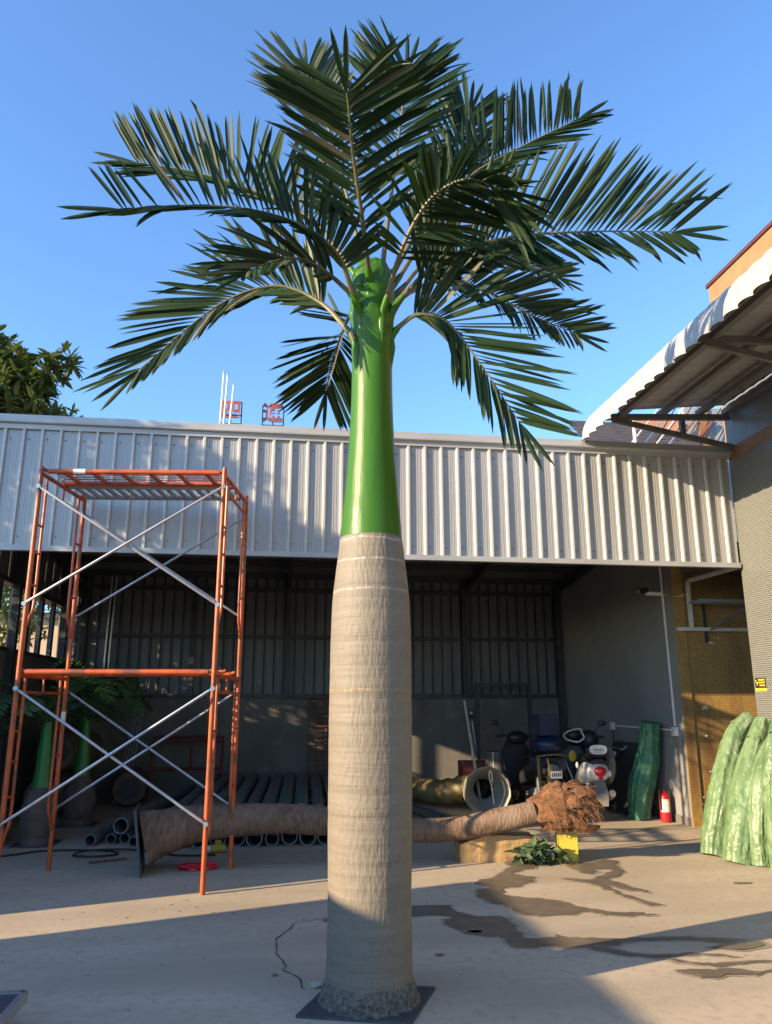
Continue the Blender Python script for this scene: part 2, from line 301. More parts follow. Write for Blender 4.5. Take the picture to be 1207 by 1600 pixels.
ORIGIN = {}
def wo(o): return ORIGIN.get(o.name, Vector((0, 0, 0))) if o else Vector((0, 0, 0))
def obj(name, mb, m, parent=None, smooth=False, loc=None):
    """links the builder as ONE mesh object; mesh coordinates are world metres, shifted to the object's own origin"""
    me = bpy.data.meshes.new(name)
    org = Vector(loc) if loc is not None else wo(parent)
    me.from_pydata([(p[0] - org[0], p[1] - org[1], p[2] - org[2]) for p in mb.v], [], mb.f)
    ms = m if isinstance(m, (list, tuple)) else [m]
    for x in ms: me.materials.append(x)
    if len(ms) > 1: me.polygons.foreach_set('material_index', mb.mi)
    me.polygons.foreach_set('use_smooth', [smooth] * len(me.polygons)); me.update()
    if smooth: me.set_sharp_from_angle(angle=R(40))
    o = bpy.data.objects.new(name, me); COL.objects.link(o)
    if parent: o.parent = parent
    o.location = org - wo(parent); ORIGIN[o.name] = org
    return o
def piece(name, src, parent, loc, rz=0.0, scale=None):
    """another instance of src's mesh at a world place under parent"""
    o = bpy.data.objects.new(name, src.data if hasattr(src, 'data') else src); COL.objects.link(o)
    if parent: o.parent = parent
    loc = Vector(loc); o.location = loc - wo(parent); ORIGIN[o.name] = loc
    if rz: o.rotation_euler = (0, 0, rz)
    if scale: o.scale = scale
    return o
def tag(o, label=None, cat=None, group=None, kind=None):
    if label: o['label'] = label
    if cat: o['category'] = cat
    if group: o['group'] = group
    if kind: o['kind'] = kind
    return o
def thing(name, label, cat, loc=(0, 0, 0), group=None):
    o = bpy.data.objects.new(name, None); COL.objects.link(o); o.empty_display_size = 0.2
    o.location = loc; ORIGIN[o.name] = Vector(loc)
    return tag(o, label, cat, group)
def copy_tree(src, off, label=None, rot=None):
    """a copy of a thing, its parts and sub-parts, moved by off"""
    def rec(o, parent):
        c = o.copy(); COL.objects.link(c)
        if parent: c.parent = parent
        ORIGIN[c.name] = wo(o) + Vector(off)
        for ch in list(o.children): rec(ch, c)
        return c
    t = rec(src, None); t.location = src.location + Vector(off)
    if rot: t.rotation_euler = (0, 0, rot)
    if label: t['label'] = label
    return t
def struct(name, mb, m, smooth=False): return tag(obj(name, mb, m, smooth=smooth), kind='structure')
def catmull(p, n):
    p = [Vector(q) for q in p]; q = [2 * p[0] - p[1]] + p + [2 * p[-1] - p[-2]]; out = []
    m = len(p) - 1
    for i in range(n + 1):
        s = i / n * m; k = min(int(s), m - 1); t = s - k; a, b, c, d = q[k:k + 4]
        out.append(0.5 * ((2 * b) + (c - a) * t + (2 * a - 5 * b + 4 * c - d) * t * t + (3 * b - a - 3 * c + d) * t ** 3))
    return out
def lerp_list(vals, n):
    m = len(vals) - 1; out = []
    for i in range(n + 1):
        s = i / n * m; k = min(int(s), m - 1); out.append(vals[k] + (vals[k + 1] - vals[k]) * (s - k))
    return out
def nz(p, s=1.0, o=0.0): return noise.noise(Vector((p[0] * s + o, p[1] * s, p[2] * s)))

def text_mesh(name, body, size, extrude, m, parent, loc, offset=0.0):
    """lettering as real mesh, facing -Y"""
    c = bpy.data.curves.new(name, 'FONT'); c.body = body; c.size = size; c.extrude = extrude; c.offset = offset; c.align_x = 'CENTER'; c.align_y = 'CENTER'
    t = bpy.data.objects.new(name, c); COL.objects.link(t); bpy.context.view_layer.update()
    me = bpy.data.meshes.new_from_object(t.evaluated_get(bpy.context.evaluated_depsgraph_get())); me.name = name
    bpy.data.objects.remove(t); bpy.data.curves.remove(c); me.materials.clear(); me.materials.append(m)
    o = bpy.data.objects.new(name, me); COL.objects.link(o); o.parent = parent; o.location = loc; o.rotation_euler = (R(90), 0, 0); return o
# ================================================================== GROUND
FY = 8.30                                    # plane of the shed front
g = MB(); g.span((-400, -400, -0.30), (400, 400, -0.06)); struct('ground', g, M['soil'])
g = MB(); g.span((-9.0, -6.0, -0.06), (14, 8.072, 0.0)); struct('yard_floor', g, M['concrete'])
g = MB(); g.span((-3.7, 8.088, -0.06), (9.0, 14.2, 0.0)); struct('shed_floor', g, M['concrete'])
g = MB(); g.span((-3.7, 8.070, -0.05), (9.0, 8.090, -0.012)); struct('floor_joint', g, M['dark_gap'])
def crack(pts, w):
    mb = MB()
    for i in range(len(pts) - 1):
        a = Vector((*pts[i], 0)); b = Vector((*pts[i + 1], 0)); d = (b - a); pr = Vector((-d.y, d.x, 0)).normalized()
        sub = [a + d * t + pr * random.uniform(-.012, .012) * (0 < t < 1) for t in (0, .33, .66, 1)]
        for p, q in zip(sub[:-1], sub[1:]):
            k = w * random.uniform(.5, 1.2)
            mb.add([p - pr * k + Vector((0, 0, .004)), q - pr * k + Vector((0, 0, .004)), q + pr * k + Vector((0, 0, .004)), p + pr * k + Vector((0, 0, .004))], [(0, 1, 2, 3)])
    struct('ground_crack', mb, M['dark_gap'])
crack([(.40, 6.10), (.16, 6.02), (.12, 5.86), (.02, 5.64), (.03, 5.47), (.02, 5.34), (.06, 5.21), (.08, 5.11), (.07, 5.01), (.16, 4.86), (.17, 4.70)], 0.0045)
def stain(path, widths, seed, name='wet_stain', m='wet', z=0.004):
    """a puddle trail: an irregular flat outline round a path"""
    p = catmull([(x, y, 0) for x, y in path], 90); w = lerp_list(widths, 90); mb = MB(); vs = []
    for i, q in enumerate(p):
        t = (p[min(i + 1, 90)] - p[max(i - 1, 0)]).normalized(); s = Vector((-t.y, t.x, 0))
        e1 = w[i] * (1 + .55 * nz((q.x * 4, q.y * 4, seed)) + .5 * nz((q.x * 13, q.y * 13, seed)) + .25 * nz((q.x * 37, q.y * 37, seed)))
        e2 = w[i] * (1 + .55 * nz((q.x * 4, q.y * 4, seed + 9)) + .5 * nz((q.x * 13, q.y * 13, seed + 9)) + .25 * nz((q.x * 37, q.y * 37, seed + 9)))
        vs += [q + s * e1 + Vector((0, 0, z)), q - s * e2 + Vector((0, 0, z))]
    mb.add(vs, [(2 * i, 2 * i + 1, 2 * i + 3, 2 * i + 2) for i in range(90)])
    return struct(name, mb, M[m])
STAINS = [[(1.017, 6.357), (1.168, 6.355), (1.354, 6.349), (1.342, 6.189), (1.399, 6.087), (1.468, 6.003), (1.609, 5.984), (1.66, 5.929), (1.682, 5.815), (1.646, 5.624), (1.656, 5.454), (1.697, 5.421), (1.838, 5.416), (1.881, 5.479), (1.946, 5.429), (2.079, 5.398), (2.265, 5.346), (2.383, 5.33), (2.539, 5.35), (2.677, 5.331), (2.835, 5.31), (2.971, 5.251), (3.069, 5.238), (2.934, 5.19), (2.793, 5.235), (2.644, 5.268), (2.482, 5.277), (2.314, 5.272), (2.193, 5.23), (2.09, 5.225), (1.923, 5.209), (1.776, 5.241), (1.655, 5.232), (1.517, 5.263), (1.532, 5.417), (1.496, 5.503), (1.397, 5.516), (1.274, 5.602), (1.242, 5.737), (1.188, 5.834), (1.224, 5.955), (1.295, 5.977), (1.248, 6.066), (1.07, 6.073), (0.973, 6.086)], [(1.99, 5.225), (2.099, 5.198), (2.179, 5.064), (2.305, 5.0), (2.439, 4.994), (2.614, 4.988), (2.745, 4.941), (2.857, 4.897), (2.756, 4.893), (2.635, 4.956), (2.471, 4.942), (2.387, 4.93), (2.221, 4.987), (2.095, 5.051), (2.013, 5.135)], [(2.369, 4.933), (2.462, 4.852), (2.587, 4.802), (2.735, 4.794), (2.995, 4.815), (2.975, 4.784), (2.734, 4.761), (2.611, 4.744), (2.51, 4.801), (2.39, 4.862)], [(2.227, 7.981), (2.414, 7.845), (2.434, 7.612), (2.226, 7.494), (2.141, 7.366), (2.296, 7.21), (2.213, 7.028), (2.055, 6.89), (1.897, 6.828), (1.85, 6.664), (1.897, 6.548), (2.059, 6.473), (2.221, 6.369), (2.289, 6.17), (2.458, 6.025), (2.597, 5.942), (2.815, 5.877), (2.558, 5.857), (2.328, 6.014), (2.107, 5.953), (1.915, 5.961), (1.797, 6.049), (1.774, 6.307), (1.669, 6.391), (1.641, 6.582), (1.664, 6.778), (1.8, 6.876), (1.72, 7.056), (1.793, 7.173), (1.925, 7.233), (2.074, 7.444), (2.202, 7.673)], [(2.797, 7.825), (3.034, 7.762), (3.267, 7.925), (3.329, 7.834), (3.126, 7.234), (2.901, 7.064), (2.951, 6.843), (3.067, 6.546), (2.913, 6.634), (2.814, 6.861), (2.784, 6.595), (2.873, 6.313), (2.972, 6.138), (2.841, 6.135), (2.795, 6.375), (2.705, 6.876), (2.511, 7.129), (2.745, 7.046), (2.97, 7.228), (3.156, 7.442), (2.978, 7.466), (2.866, 7.269), (2.775, 7.35), (2.762, 7.644)], [(2.351, 4.715), (2.484, 4.687), (2.608, 4.707), (2.714, 4.667), (2.77, 4.607), (2.895, 4.664), (2.869, 4.625), (2.717, 4.554), (2.679, 4.609), (2.585, 4.607), (2.465, 4.557), (2.38, 4.599), (2.314, 4.628)], [(2.75, 5.086), (2.853, 5.123), (2.986, 5.105), (3.089, 5.169), (3.151, 5.135), (3.131, 5.073), (2.981, 5.03), (2.842, 5.037)]]
for si, outline in enumerate(STAINS):
    mb = MB(); vs = []; n_ = len(outline)
    for i in range(n_):
        a = Vector((*outline[i], 0)); b = Vector((*outline[(i + 1) % n_], 0)); k = max(1, int((b - a).length / .03))
        for j in range(k):
            q = a.lerp(b, j / k); e = (b - a).length
            vs.append((q.x + .045 * nz((q.x * 9, q.y * 9, si)) + .02 * nz((q.x * 31, q.y * 31, si + 4)), q.y + .04 * nz((q.x * 9, q.y * 9, si + 7)) + .02 * nz((q.x * 31, q.y * 31, si + 11)), .0045 + .0006 * si))
    n2 = len(vs); ar = sum(vs[k][0] * vs[(k + 1) % n2][1] - vs[(k + 1) % n2][0] * vs[k][1] for k in range(n2)); sg_ = 1 if ar > 0 else -1; ov = []
    for k in range(n2):                                        # a damp fringe a little wider than the puddle
        a = vs[k - 2]; b = vs[(k + 2) % n2]; tx, ty = b[0] - a[0], b[1] - a[1]; l_ = math.hypot(tx, ty) or 1; e = .022 + .028 * max(-.5, nz((vs[k][0] * 6, vs[k][1] * 6, si + 2)))
        ov.append((vs[k][0] + sg_ * ty / l_ * e, vs[k][1] - sg_ * tx / l_ * e, .0020 + .0003 * si))
    m2 = MB(); nn = len(vs); m2.add(ov + [(x, y, .0021 + .0003 * si) for x, y, z in vs], [(k, (k + 1) % nn, nn + (k + 1) % nn, nn + k) for k in range(nn)]); struct('damp_fringe', m2, M['damp'])
    mb.add(vs, [tuple(range(len(vs)))]); struct('wet_stain', mb, M['wet'])

def blot(cx, cy, rx, ry, seed, m='wet', name='wet_stain'):
    mb = MB(); n = 40; vs = []
    for i in range(n):
        a = 2 * math.pi * i / n; k = 1 + .5 * nz((math.cos(a) * 1.7, math.sin(a) * 1.7, seed)) + .3 * nz((math.cos(a) * 5, math.sin(a) * 5, seed))
        vs.append((cx + rx * k * math.cos(a), cy + ry * k * math.sin(a), 0.0045))
    mb.add(vs, [tuple(range(n))]); struct(name, mb, M[m])
blot(2.62, 5.93, .10, .04, 3); blot(4.0, 6.75, .09, .035, 5); blot(1.02, 5.17, .03, .02, 8); blot(1.36, 5.63, .05, .03, 12)

# ================================================================== SHED (open-fronted steel warehouse)
shed = thing('warehouse', 'open-fronted steel shed with a grey ribbed fascia across its top', 'shed', (0, FY, 0))
XL, XR = -4.3, 5.29; Z0, Z1 = 3.06, 4.42; PITCH = 0.1903
mb = MB(); mb.span((0, 0, 0), (PITCH - .001, .012, Z1 - Z0 - .045))
for k in range(1, 4):                                        # shallow rolled lines in the pan
    mb.span((PITCH * (.22 + .16 * k) - .002, -.0025, 0.002), (PITCH * (.22 + .16 * k) + .002, .0, Z1 - Z0 - .047))
psrc = rsrc = None
prof = [(-.021, 0), (-.010, -.026), (.012, -.026), (.023, 0)]
rb = MB(); rb.add([(x, y, z) for z in (0, Z1 - Z0 - .047) for x, y in prof], [(0, 1, 5, 4), (1, 2, 6, 5), (2, 3, 7, 6), (3, 2, 1, 0), (4, 5, 6, 7)])
n = int((XR - XL) / PITCH)
x_first = 4.98 - PITCH * 60
xs = [x_first + PITCH * i for i in range(0, 90)]
xs = [x for x in xs if XL <= x <= XR - .02]
screws = MB()
for x in xs:
    w = min(PITCH, XR - x)
    if psrc is None:
        psrc = obj('fascia_panel', MB().add([(a + x, b + FY, c + Z0 + .045) for a, b, c in mb.v], mb.f), M['sheet'], shed, loc=(x, FY, Z0 + .045))
        rsrc = obj('fascia_rib', MB().add([(a + x, b + FY - .002, c + Z0 + .045) for a, b, c in rb.v], rb.f), M['sheet_rib'], shed, loc=(x, FY - .002, Z0 + .045))
    else:
        piece('fascia_panel', psrc, shed, (x, FY + random.uniform(0, .003), Z0 + .045), scale=(w / PITCH, 1, 1)).rotation_euler = (R(random.uniform(-.12, .12)), 0, R(random.uniform(-.9, .9))); piece('fascia_rib', rsrc, shed, (x, FY - .002, Z0 + .045))
    screws.box((x + .05, FY - .006, 4.27), (.010, .012, .010)); screws.box((x + .05, FY - .006, 3.2), (.009, .012, .009))
s_ = obj('fascia_screws', screws, M['steel_dark'], shed); s_['kind'] = 'stuff'
t = MB(); t.span((XL, FY - .035, Z0 - .012), (XR, FY + .03, Z0 + .044)); obj('drip_trim', t, M['sheet_cap'], shed)
# cap flashing: a bent sheet with a small lip, then a shadow gap and a frame
t = MB(); y = FY
pr = [(-.03, 4.375), (-.034, 4.425), (-.075, 4.437), (-.078, 4.452), (-.05, 4.456), (-.052, 4.53), (.10, 4.55), (.10, 4.40)]
t.add([(X, y + a, b) for X in (XL, XR + .02) for a, b in pr], [(i, (i + 1) % 8, 8 + (i + 1) % 8, 8 + i) for i in range(8)] + [tuple(range(7, -1, -1)), tuple(range(8, 16))]); obj('cap_flashing', t, M['sheet_cap'], shed)
# roof: sloping sheets with purlins under them
def roof_z(yy): return 4.36 - (yy - FY) * 0.105
t = MB(); t.add([(x, yy, roof_z(yy) + dz) for dz in (0, .03) for x, yy in ((XL, FY + .05), (5.2, FY + .05), (5.2, 14.2), (XL, 14.2))], [(0, 3, 2, 1), (4, 5, 6, 7), (0, 1, 5, 4), (1, 2, 6, 5), (2, 3, 7, 6), (3, 0, 4, 7)]); obj('roof', t, M['roof_under'], shed)
for i in range(7):
    yy = FY + .6 + i * .82; t = MB(); t.box((.45, yy, roof_z(yy) - .055), (9.4, .05, .1)); obj('purlin', t, M['steel_dark'], shed)
for x in (-3.45, .1, 3.35, 5.1):
    t = MB(); t.bar((x, FY + .2, roof_z(FY + .2) - .17), (x, 13.9, roof_z(13.9) - .17), .07, .13); obj('rafter', t, M['steel_dark'], shed)
t = MB(); t.box((.5, FY + .1, Z0 + .06), (9.5, .12, .1)); obj('front_beam', t, M['steel_dark'], shed)
# back wall: cement dado, ribbed sheets above, dark girts and posts
BY = 14.04
t = MB(); t.span((-3.75, BY, 0), (5.2, BY + .15, 1.62)); obj('back_dado', t, M['wall_cement'], shed)
bp_ = MB(); bp_.span((0, 0, 0), (.176, .012, 2.12)); br_ = MB(); br_.span((-.020, -.012, 0), (-.013, 0, 2.12)); br_.span((.013, -.012, 0), (.020, 0, 2.12)); br_.span((-.0129, -.004, 0), (.0129, -.001, 2.12)); a0 = b0 = None
x = -3.72
while x < 5.18:
    if a0 is None:
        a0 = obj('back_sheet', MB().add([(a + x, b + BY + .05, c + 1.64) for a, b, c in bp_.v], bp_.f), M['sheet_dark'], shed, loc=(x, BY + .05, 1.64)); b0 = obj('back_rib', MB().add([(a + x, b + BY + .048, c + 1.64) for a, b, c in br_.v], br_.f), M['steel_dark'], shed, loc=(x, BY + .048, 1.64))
    else:
        piece('back_sheet', a0, shed, (x, BY + .05 + random.uniform(0, .006), 1.64)); piece('back_rib', b0, shed, (x, BY + .048, 1.64))
    x += .1795
for z, h in ((1.64, .07), (2.66, .06), (3.50, .07)):
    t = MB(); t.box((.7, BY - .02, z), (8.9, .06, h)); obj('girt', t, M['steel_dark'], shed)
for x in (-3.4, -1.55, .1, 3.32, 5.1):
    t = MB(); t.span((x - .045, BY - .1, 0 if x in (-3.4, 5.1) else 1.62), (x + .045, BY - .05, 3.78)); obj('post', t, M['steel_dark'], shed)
# left wall with its barred opening
t = MB(); t.span((-3.75, FY + .1, 0), (-3.6, BY - .001, 2.18)); obj('side_dado', t, M['wall_cement'], shed)
def side_sheet(y0, y1):
    return MB().add([(x, yy, z) for x in (-3.70, -3.66) for yy, z in ((y0, 3.10), (y1, 3.10), (y1, roof_z(y1)), (y0, roof_z(y0)))], [(0, 1, 2, 3), (7, 6, 5, 4), (0, 4, 5, 1), (1, 5, 6, 2), (2, 6, 7, 3), (3, 7, 4, 0)])
yy = FY + .1
while yy < BY - .1:
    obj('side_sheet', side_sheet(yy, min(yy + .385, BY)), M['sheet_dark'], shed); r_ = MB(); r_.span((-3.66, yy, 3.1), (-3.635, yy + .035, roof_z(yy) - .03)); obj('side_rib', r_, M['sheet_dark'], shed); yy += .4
for z, h in ((2.20, .05), (3.09, .07)):
    t = MB(); t.span((-3.72, FY + .1, z - h / 2), (-3.58, BY - .002, z + h / 2)); obj('window_rail', t, M['steel_dark'], shed)
wb = None; yy = FY + .35
while yy < BY - .1:
    if wb is None: t = MB(); t.span((-3.69, yy - .055, 2.226), (-3.63, yy + .055, 3.054)); wb = obj('window_bar', t, M['steel_dark'], shed, loc=(-3.66, yy, 2.64))
    else: piece('window_bar', wb, shed, (-3.66, yy, 2.64))
    yy += .62
for yy in (FY + .25, 10.9, 13.3):
    t = MB(); t.span((-3.60, yy - .05, 0), (-3.50, yy + .05, roof_z(yy) - .02)); obj('side_post', t, M['steel_dark'], shed)
# right wall, grey paint, open to the recess in front
t = MB(); t.span((5.20, 9.77, 0), (5.34, BY + .15, 4.2)); obj('grey_wall', t, M['wall_grey'], shed)
t = MB(); t.span((5.185, 9.785, 0.002), (5.1995, BY - .01, .10)); obj('skirting', t, M['wall_cement'], shed)

# ================================================================== TILED BUILDING ON THE RIGHT
tb = thing('tiled_building', 'mosaic-tiled building with an ochre recess and peach parapet on the right', 'building', (5.32, FY, 0))
t = MB(); t.span((5.32, -4, 0), (9.5, FY + .02, 4.36)); obj('tiled_wall', t, M['tile'], tb)
t = MB(); t.span((5.318, -4, 4.36), (9.5, FY + .02, 4.52)); obj('ochre_band', t, M['ochre'], tb)
t = MB(); t.span((5.32, -4, 4.52), (9.5, FY + .02, 5.35)); obj('upper_tiled_wall', t, M['tile'], tb)
t = MB(); t.span((5.345, 9.77, 0), (9.5, 9.95, 3.4)); obj('ochre_wall', t, M['gold'], tb)
t = MB(); t.span((5.345, FY + .05, 3.22), (9.5, 9.76, 3.38)); obj('recess_ceiling', t, M['wall_cement'], tb)
t = MB(); t.span((5.203, 9.752, 0), (5.345, 9.769, 3.4)); obj('ochre_pier_face', t, M['gold'], tb)
t = MB(); t.span((6.6, -4, 5.35), (9.5, 10.35, 7.98)); obj('upper_storey', t, M['plaster'], tb)
t = MB(); t.span((6.57, -4, 7.98), (9.5, 10.38, 8.04)); obj('coping', t, M['red_tile'], tb)
patch = MB()
for (x, z, s) in ((5.52, 1.46, .035), (5.545, 1.445, .02), (5.49, 1.44, .018), (5.50, 1.10, .02), (5.75, 1.09, .022), (5.80, 1.14, .013), (5.51, .66, .018), (5.68, 2.3, .03), (5.72, 2.29, .018), (5.8, 2.36, .016), (5.37, .18, .03), (5.41, .22, .028), (5.36, .27, .022), (5.43, .12, .03), (5.50, .25, .02), (5.38, .35, .018), (5.46, .17, .022), (5.55, .42, .02)):
    patch.box((x, 9.768, z), (s * 1.4, .008, s))
o_ = obj('bare_spots', patch, M['white_plastic'], tb); o_['kind'] = 'stuff'
# steel angle frame over the recess
fr = thing('angle_frame', 'white steel angle frame fixed across the ochre recess', 'frame', (5.4, 9.7, 2.47))
for a, b in (((5.21, 9.72, 2.47), (6.6, 9.72, 2.47)), ((5.40, 9.70, 2.495), (5.40, 9.70, 3.10)), ((5.40, 9.675, 3.11), (5.37, 8.42, 3.09))):
    t = MB(); t.bar(a, b, .045, .045); obj('angle_bar', t, M['white_steel'], fr)
bs = thing('blue_sheet_shelf', 'pale blue ribbed sheet on a strut bracket in the ochre recess', 'shelf', (5.7, 9.5, 2.8))
t = MB()
for k in range(6):
    y0 = 9.30 + k * .075; t.span((5.38, y0, 2.80 + .02 * (k % 2)), (6.5, y0 + .0745, 2.812 + .02 * (k % 2)))
obj('ribbed_sheet', t, M['bluesheet'], bs)
t = MB(); t.bar((5.62, 9.755, 2.42), (6.1, 9.35, 2.785), .03, .03); t.bar((5.62, 9.74, 2.30), (5.62, 9.74, 2.84), .03, .03); obj('strut', t, M['steel_dark'], bs)
# warning plate on the tiled wall
ws = thing('warning_sign', 'small black and yellow warning plate on the mosaic wall', 'sign', (5.312, 8.08, 1.73))
def wplate(y0, y1, z0, z1, m, nm, x=5.311, th=.004):
    t = MB(); t.span((x - th, y0, z0), (x, y1, z1)); return obj(nm, t, m, ws)
wplate(8.09, 8.285, 1.675, 1.785, M['warn_black'], 'plate', 5.318); wplate(8.09, 8.285, 1.64, 1.673, M['warn_yellow'], 'yellow_strip', 5.318)
mk = MB()
for (y0, y1, z) in ((8.105, 8.215, 1.763), (8.105, 8.215, 1.734), (8.105, 8.20, 1.703)):
    yq = y0
    while yq < y1 - .008: mk.span((5.3105, yq, z - .008), (5.3135, yq + .012, z + .008)); yq += .017
mk.bar((5.312, 8.272, 1.762), (5.312, 8.237, 1.716), .003, .010); mk.bar((5.312, 8.255, 1.704), (5.312, 8.237, 1.716), .003, .009); mk.bar((5.312, 8.237, 1.74), (5.312, 8.237, 1.716), .003, .009)
obj('lettering', mk, M['warn_yellow'], ws)

# ================================================================== AWNING on the tiled building
aw = thing('awning', 'white corrugated awning with a rounded edge over the mosaic wall', 'awning', (5.3, FY - .06, 5.0))
path = [(5.30, 5.06), (4.7, 5.0), (4.1, 4.94), (3.86, 4.905)]
cx_, cz_, rr = 3.86, 4.505, .40
for i in range(1, 33):
    a = math.pi / 2 + math.pi / 2 * i / 32; path.append((cx_ + rr * math.cos(a) * 1.03, cz_ + rr * math.sin(a) + (.005 if i % 2 else -.004)))
W = .20; NX = 12; fl = MB(); vs = []; npth = len(path)
for i, (px, pz) in enumerate(path):
    q = path[min(i + 1, npth - 1)]; p0 = path[max(i - 1, 0)]; tx, tz = q[0] - p0[0], q[1] - p0[1]; L = math.hypot(tx, tz); nx, nz_ = tz / L, -tx / L
    if nz_ < 0 and i < 5: nx, nz_ = -nx, -nz_
    if i >= 5: nx, nz_ = (px - cx_) / rr, (pz - cz_) / rr
    amp = .012 if i < 4 else .043
    for j in range(NX + 1):
        u = j / NX; h = amp * math.sin(math.pi * u) ** .7 if 0 < u < 1 else 0
        vs.append((px + nx * h, u * W, pz + nz_ * h))
fs = [(i * (NX + 1) + j, (i + 1) * (NX + 1) + j, (i + 1) * (NX + 1) + j + 1, i * (NX + 1) + j + 1) for i in range(npth - 1) for j in range(NX)]
fl.add(vs, fs); f0 = None
for k in range(36):
    y0 = FY - .06 - W * (k + 1)
    if f0 is None: f0 = obj('awning_sheet', MB().add([(a, b + y0, c) for a, b, c in fl.v], fl.f), M['awning'], aw, smooth=True, loc=(0, y0, 0))
    else: piece('awning_sheet', f0, aw, (0, y0, 0))
for x, z in ((3.90, 4.86), (4.42, 4.91), (4.92, 4.955), (5.26, 4.985)):
    t = MB(); t.span((x - .035, -.5, z - .06), (x + .035, FY - .08, z)); obj('purlin', t, M['awning_steel'], aw)
for yb in (FY - .12, 6.15, 3.9):
    t = MB(); t.bar((3.62, yb, 4.80), (5.30, yb, 4.88), .05, .07); obj('bracket_bar', t, M['awning_steel'], aw)
    t = MB(); t.bar((3.80, yb - .002, 4.775), (5.30, yb - .002, 4.50), .045, .06); obj('bracket_strut', t, M['awning_steel'], aw)
    if yb > 8: t = MB(); t.bar((4.68, yb + .002, 4.83), (4.68, yb + .002, 4.62), .05, .06, up=(1, 0, 0)); obj('bracket_post', t, M['awning_steel'], aw)

# ================================================================== FAR BUILDINGS beyond the shed
bh = thing('brick_house', 'orange rendered house with a dark tiled roof behind the shed', 'house', (10, 19, 0))
t = MB(); t.span((9.3, 18.6, 0), (12.6, 20, 9.05)); obj('wall', t, M['brick'], bh)
t = MB(); t.span((10.55, 18.3, 0), (12.9, 18.58, 9.3)); obj('grey_wall', t, M['grey_render'], bh)
t = MB(); t.span((10.92, 18.24, 0), (11.2, 18.295, 9.3)); obj('pilaster', t, M['plaster'], bh)
t = MB(); t.span((10.58, 18.27, 7.9), (10.85, 18.298, 8.35)); obj('window', t, M['steel_dark'], bh)
rf = MB()
for r_i in range(9):
    x0 = 7.5; z0 = 7.6 + r_i * .16; rf.add([(x0, 17.2 + r_i * .2, z0), (10.6, 17.2 + r_i * .2, z0), (10.6, 17.42 + r_i * .2, z0 + .16), (x0, 17.42 + r_i * .2, z0 + .16), (x0, 17.2 + r_i * .2, z0 - .05), (10.6, 17.2 + r_i * .2, z0 - .05), (10.6, 17.42 + r_i * .2, z0 + .1), (x0, 17.42 + r_i * .2, z0 + .1)], [(0, 1, 2, 3), (4, 5, 1, 0), (7, 6, 5, 4)])
obj('roof', rf, M['dark_roof'], bh)
for i in range(4):
    a = 8.15 + i * .32; t = MB(); t.cyl((a, 16.9, 7.5), (a + 1.5, 17.3, 9.2), .022, 6); obj('roof_rail', t, M['white_steel'] if i % 2 == 0 else M['galv'], bh)
for i in range(3):
    t = MB(); t.bar((9.4 + i * .5, 18.2, 7.9), (10.3 + i * .5, 18.2, 8.9), .04, .05); obj('red_stripe', t, M['sign_red'], bh)
for i in range(5):
    t = MB(); t.cyl((9.1 + i * .42, 17.9, 7.6), (10.2 + i * .42, 18.0, 9.2), .018, 6); obj('dark_rail', t, M['steel_dark'], bh)
vp = thing('vent_pipe', 'bent white vent pipe beside the dark tiled roof', 'pipe', (8.35, 16.8, 7.2))
t = MB(); t.tube(catmull([(8.35, 16.8, 7.0), (8.35, 16.8, 8.12), (8.30, 16.8, 8.26), (8.18, 16.8, 8.24), (8.14, 16.8, 8.36)], 16), .045, 8); obj('pipe', t, M['white_plastic'], vp, smooth=True)
fb = thing('factory', 'distant factory building with a dark red roof edge behind the shed', 'building', (-1, 30, 0))
t = MB(); t.span((-3.0, 30.1, 0), (3.0, 38, 12.3)); obj('wall', t, M['tan_house'], fb)
t = MB(); t.span((-3.1, 30, 12.3), (3.1, 38, 12.5)); obj('roof_edge', t, M['sign_red'], fb)
t = MB(); t.span((1.05, 30.3, 12.5), (1.25, 30.5, 12.85)); obj('chimney', t, M['grey_render'], fb)
def sign_char(ch, cx, cz, w, h, label):
    s = thing('rooftop_sign', label, 'sign', (cx, 30.1, 12.5))
    t = MB(); a, b = cx - w / 2, cx + w / 2
    for p, q in (((a, 30.1, 12.5), (a, 30.1, cz + h / 2)), ((b, 30.1, 12.5), (b, 30.1, cz + h / 2)), ((a, 30.1, cz + h / 2 - .02), (b, 30.1, cz + h / 2 - .02)), ((a, 30.1, cz - h * .18), (b, 30.1, cz - h * .18)), ((a, 30.1, 12.56), (b, 30.1, 12.56)), ((cx, 30.12, 12.5), (cx, 30.12, cz))): t.bar(p, q, .045, .045)
    obj('frame', t, M['steel_dark'], s)
    text_mesh('character', ch, w * 1.02, .04, M['sign_red'], s, Vector((cx, 30.0, cz + .02)) - wo(s), .02)
sign_char('四', -2.36, 13.08, .84, .86, 'red rooftop character 四 in a steel frame behind white poles')
sign_char('通', -.66, 13.0, .86, .82, 'red rooftop character 通 in a thin steel frame against the sky')
for x, z, dx in ((-2.75, 14.5, .07), (-2.62, 14.42, .10), (-2.42, 13.98, .16)):
    p = thing('white_pole', {-2.75: 'tallest white pole, left of three before the red character 四', -2.62: 'tall white pole close beside the tallest one before the red 四', -2.42: 'shortest white pole, right of three before the red character 四'}[x], 'pole', (x, 29.5, 11.5), 'white poles by the rooftop sign')
    t = MB(); t.tube([(x, 29.5, 11.0), (x + dx, 29.5, z)], [.042, .036], 8); obj('shaft', t, M['white_plastic'], p, smooth=True); t = MB(); t.cyl((x + dx, 29.5, z + .003), (x + dx, 29.5, z + .08), .03, 8); obj('tip', t, M['grey_render'], p)
th_ = thing('tan_house', 'tan rendered house wall beyond the barred shed opening', 'house', (-8.3, 22, 0))
t = MB(); t.span((-14, 22, 0), (-5.2, 30, 3.75)); obj('wall', t, M['tan_house'], th_)
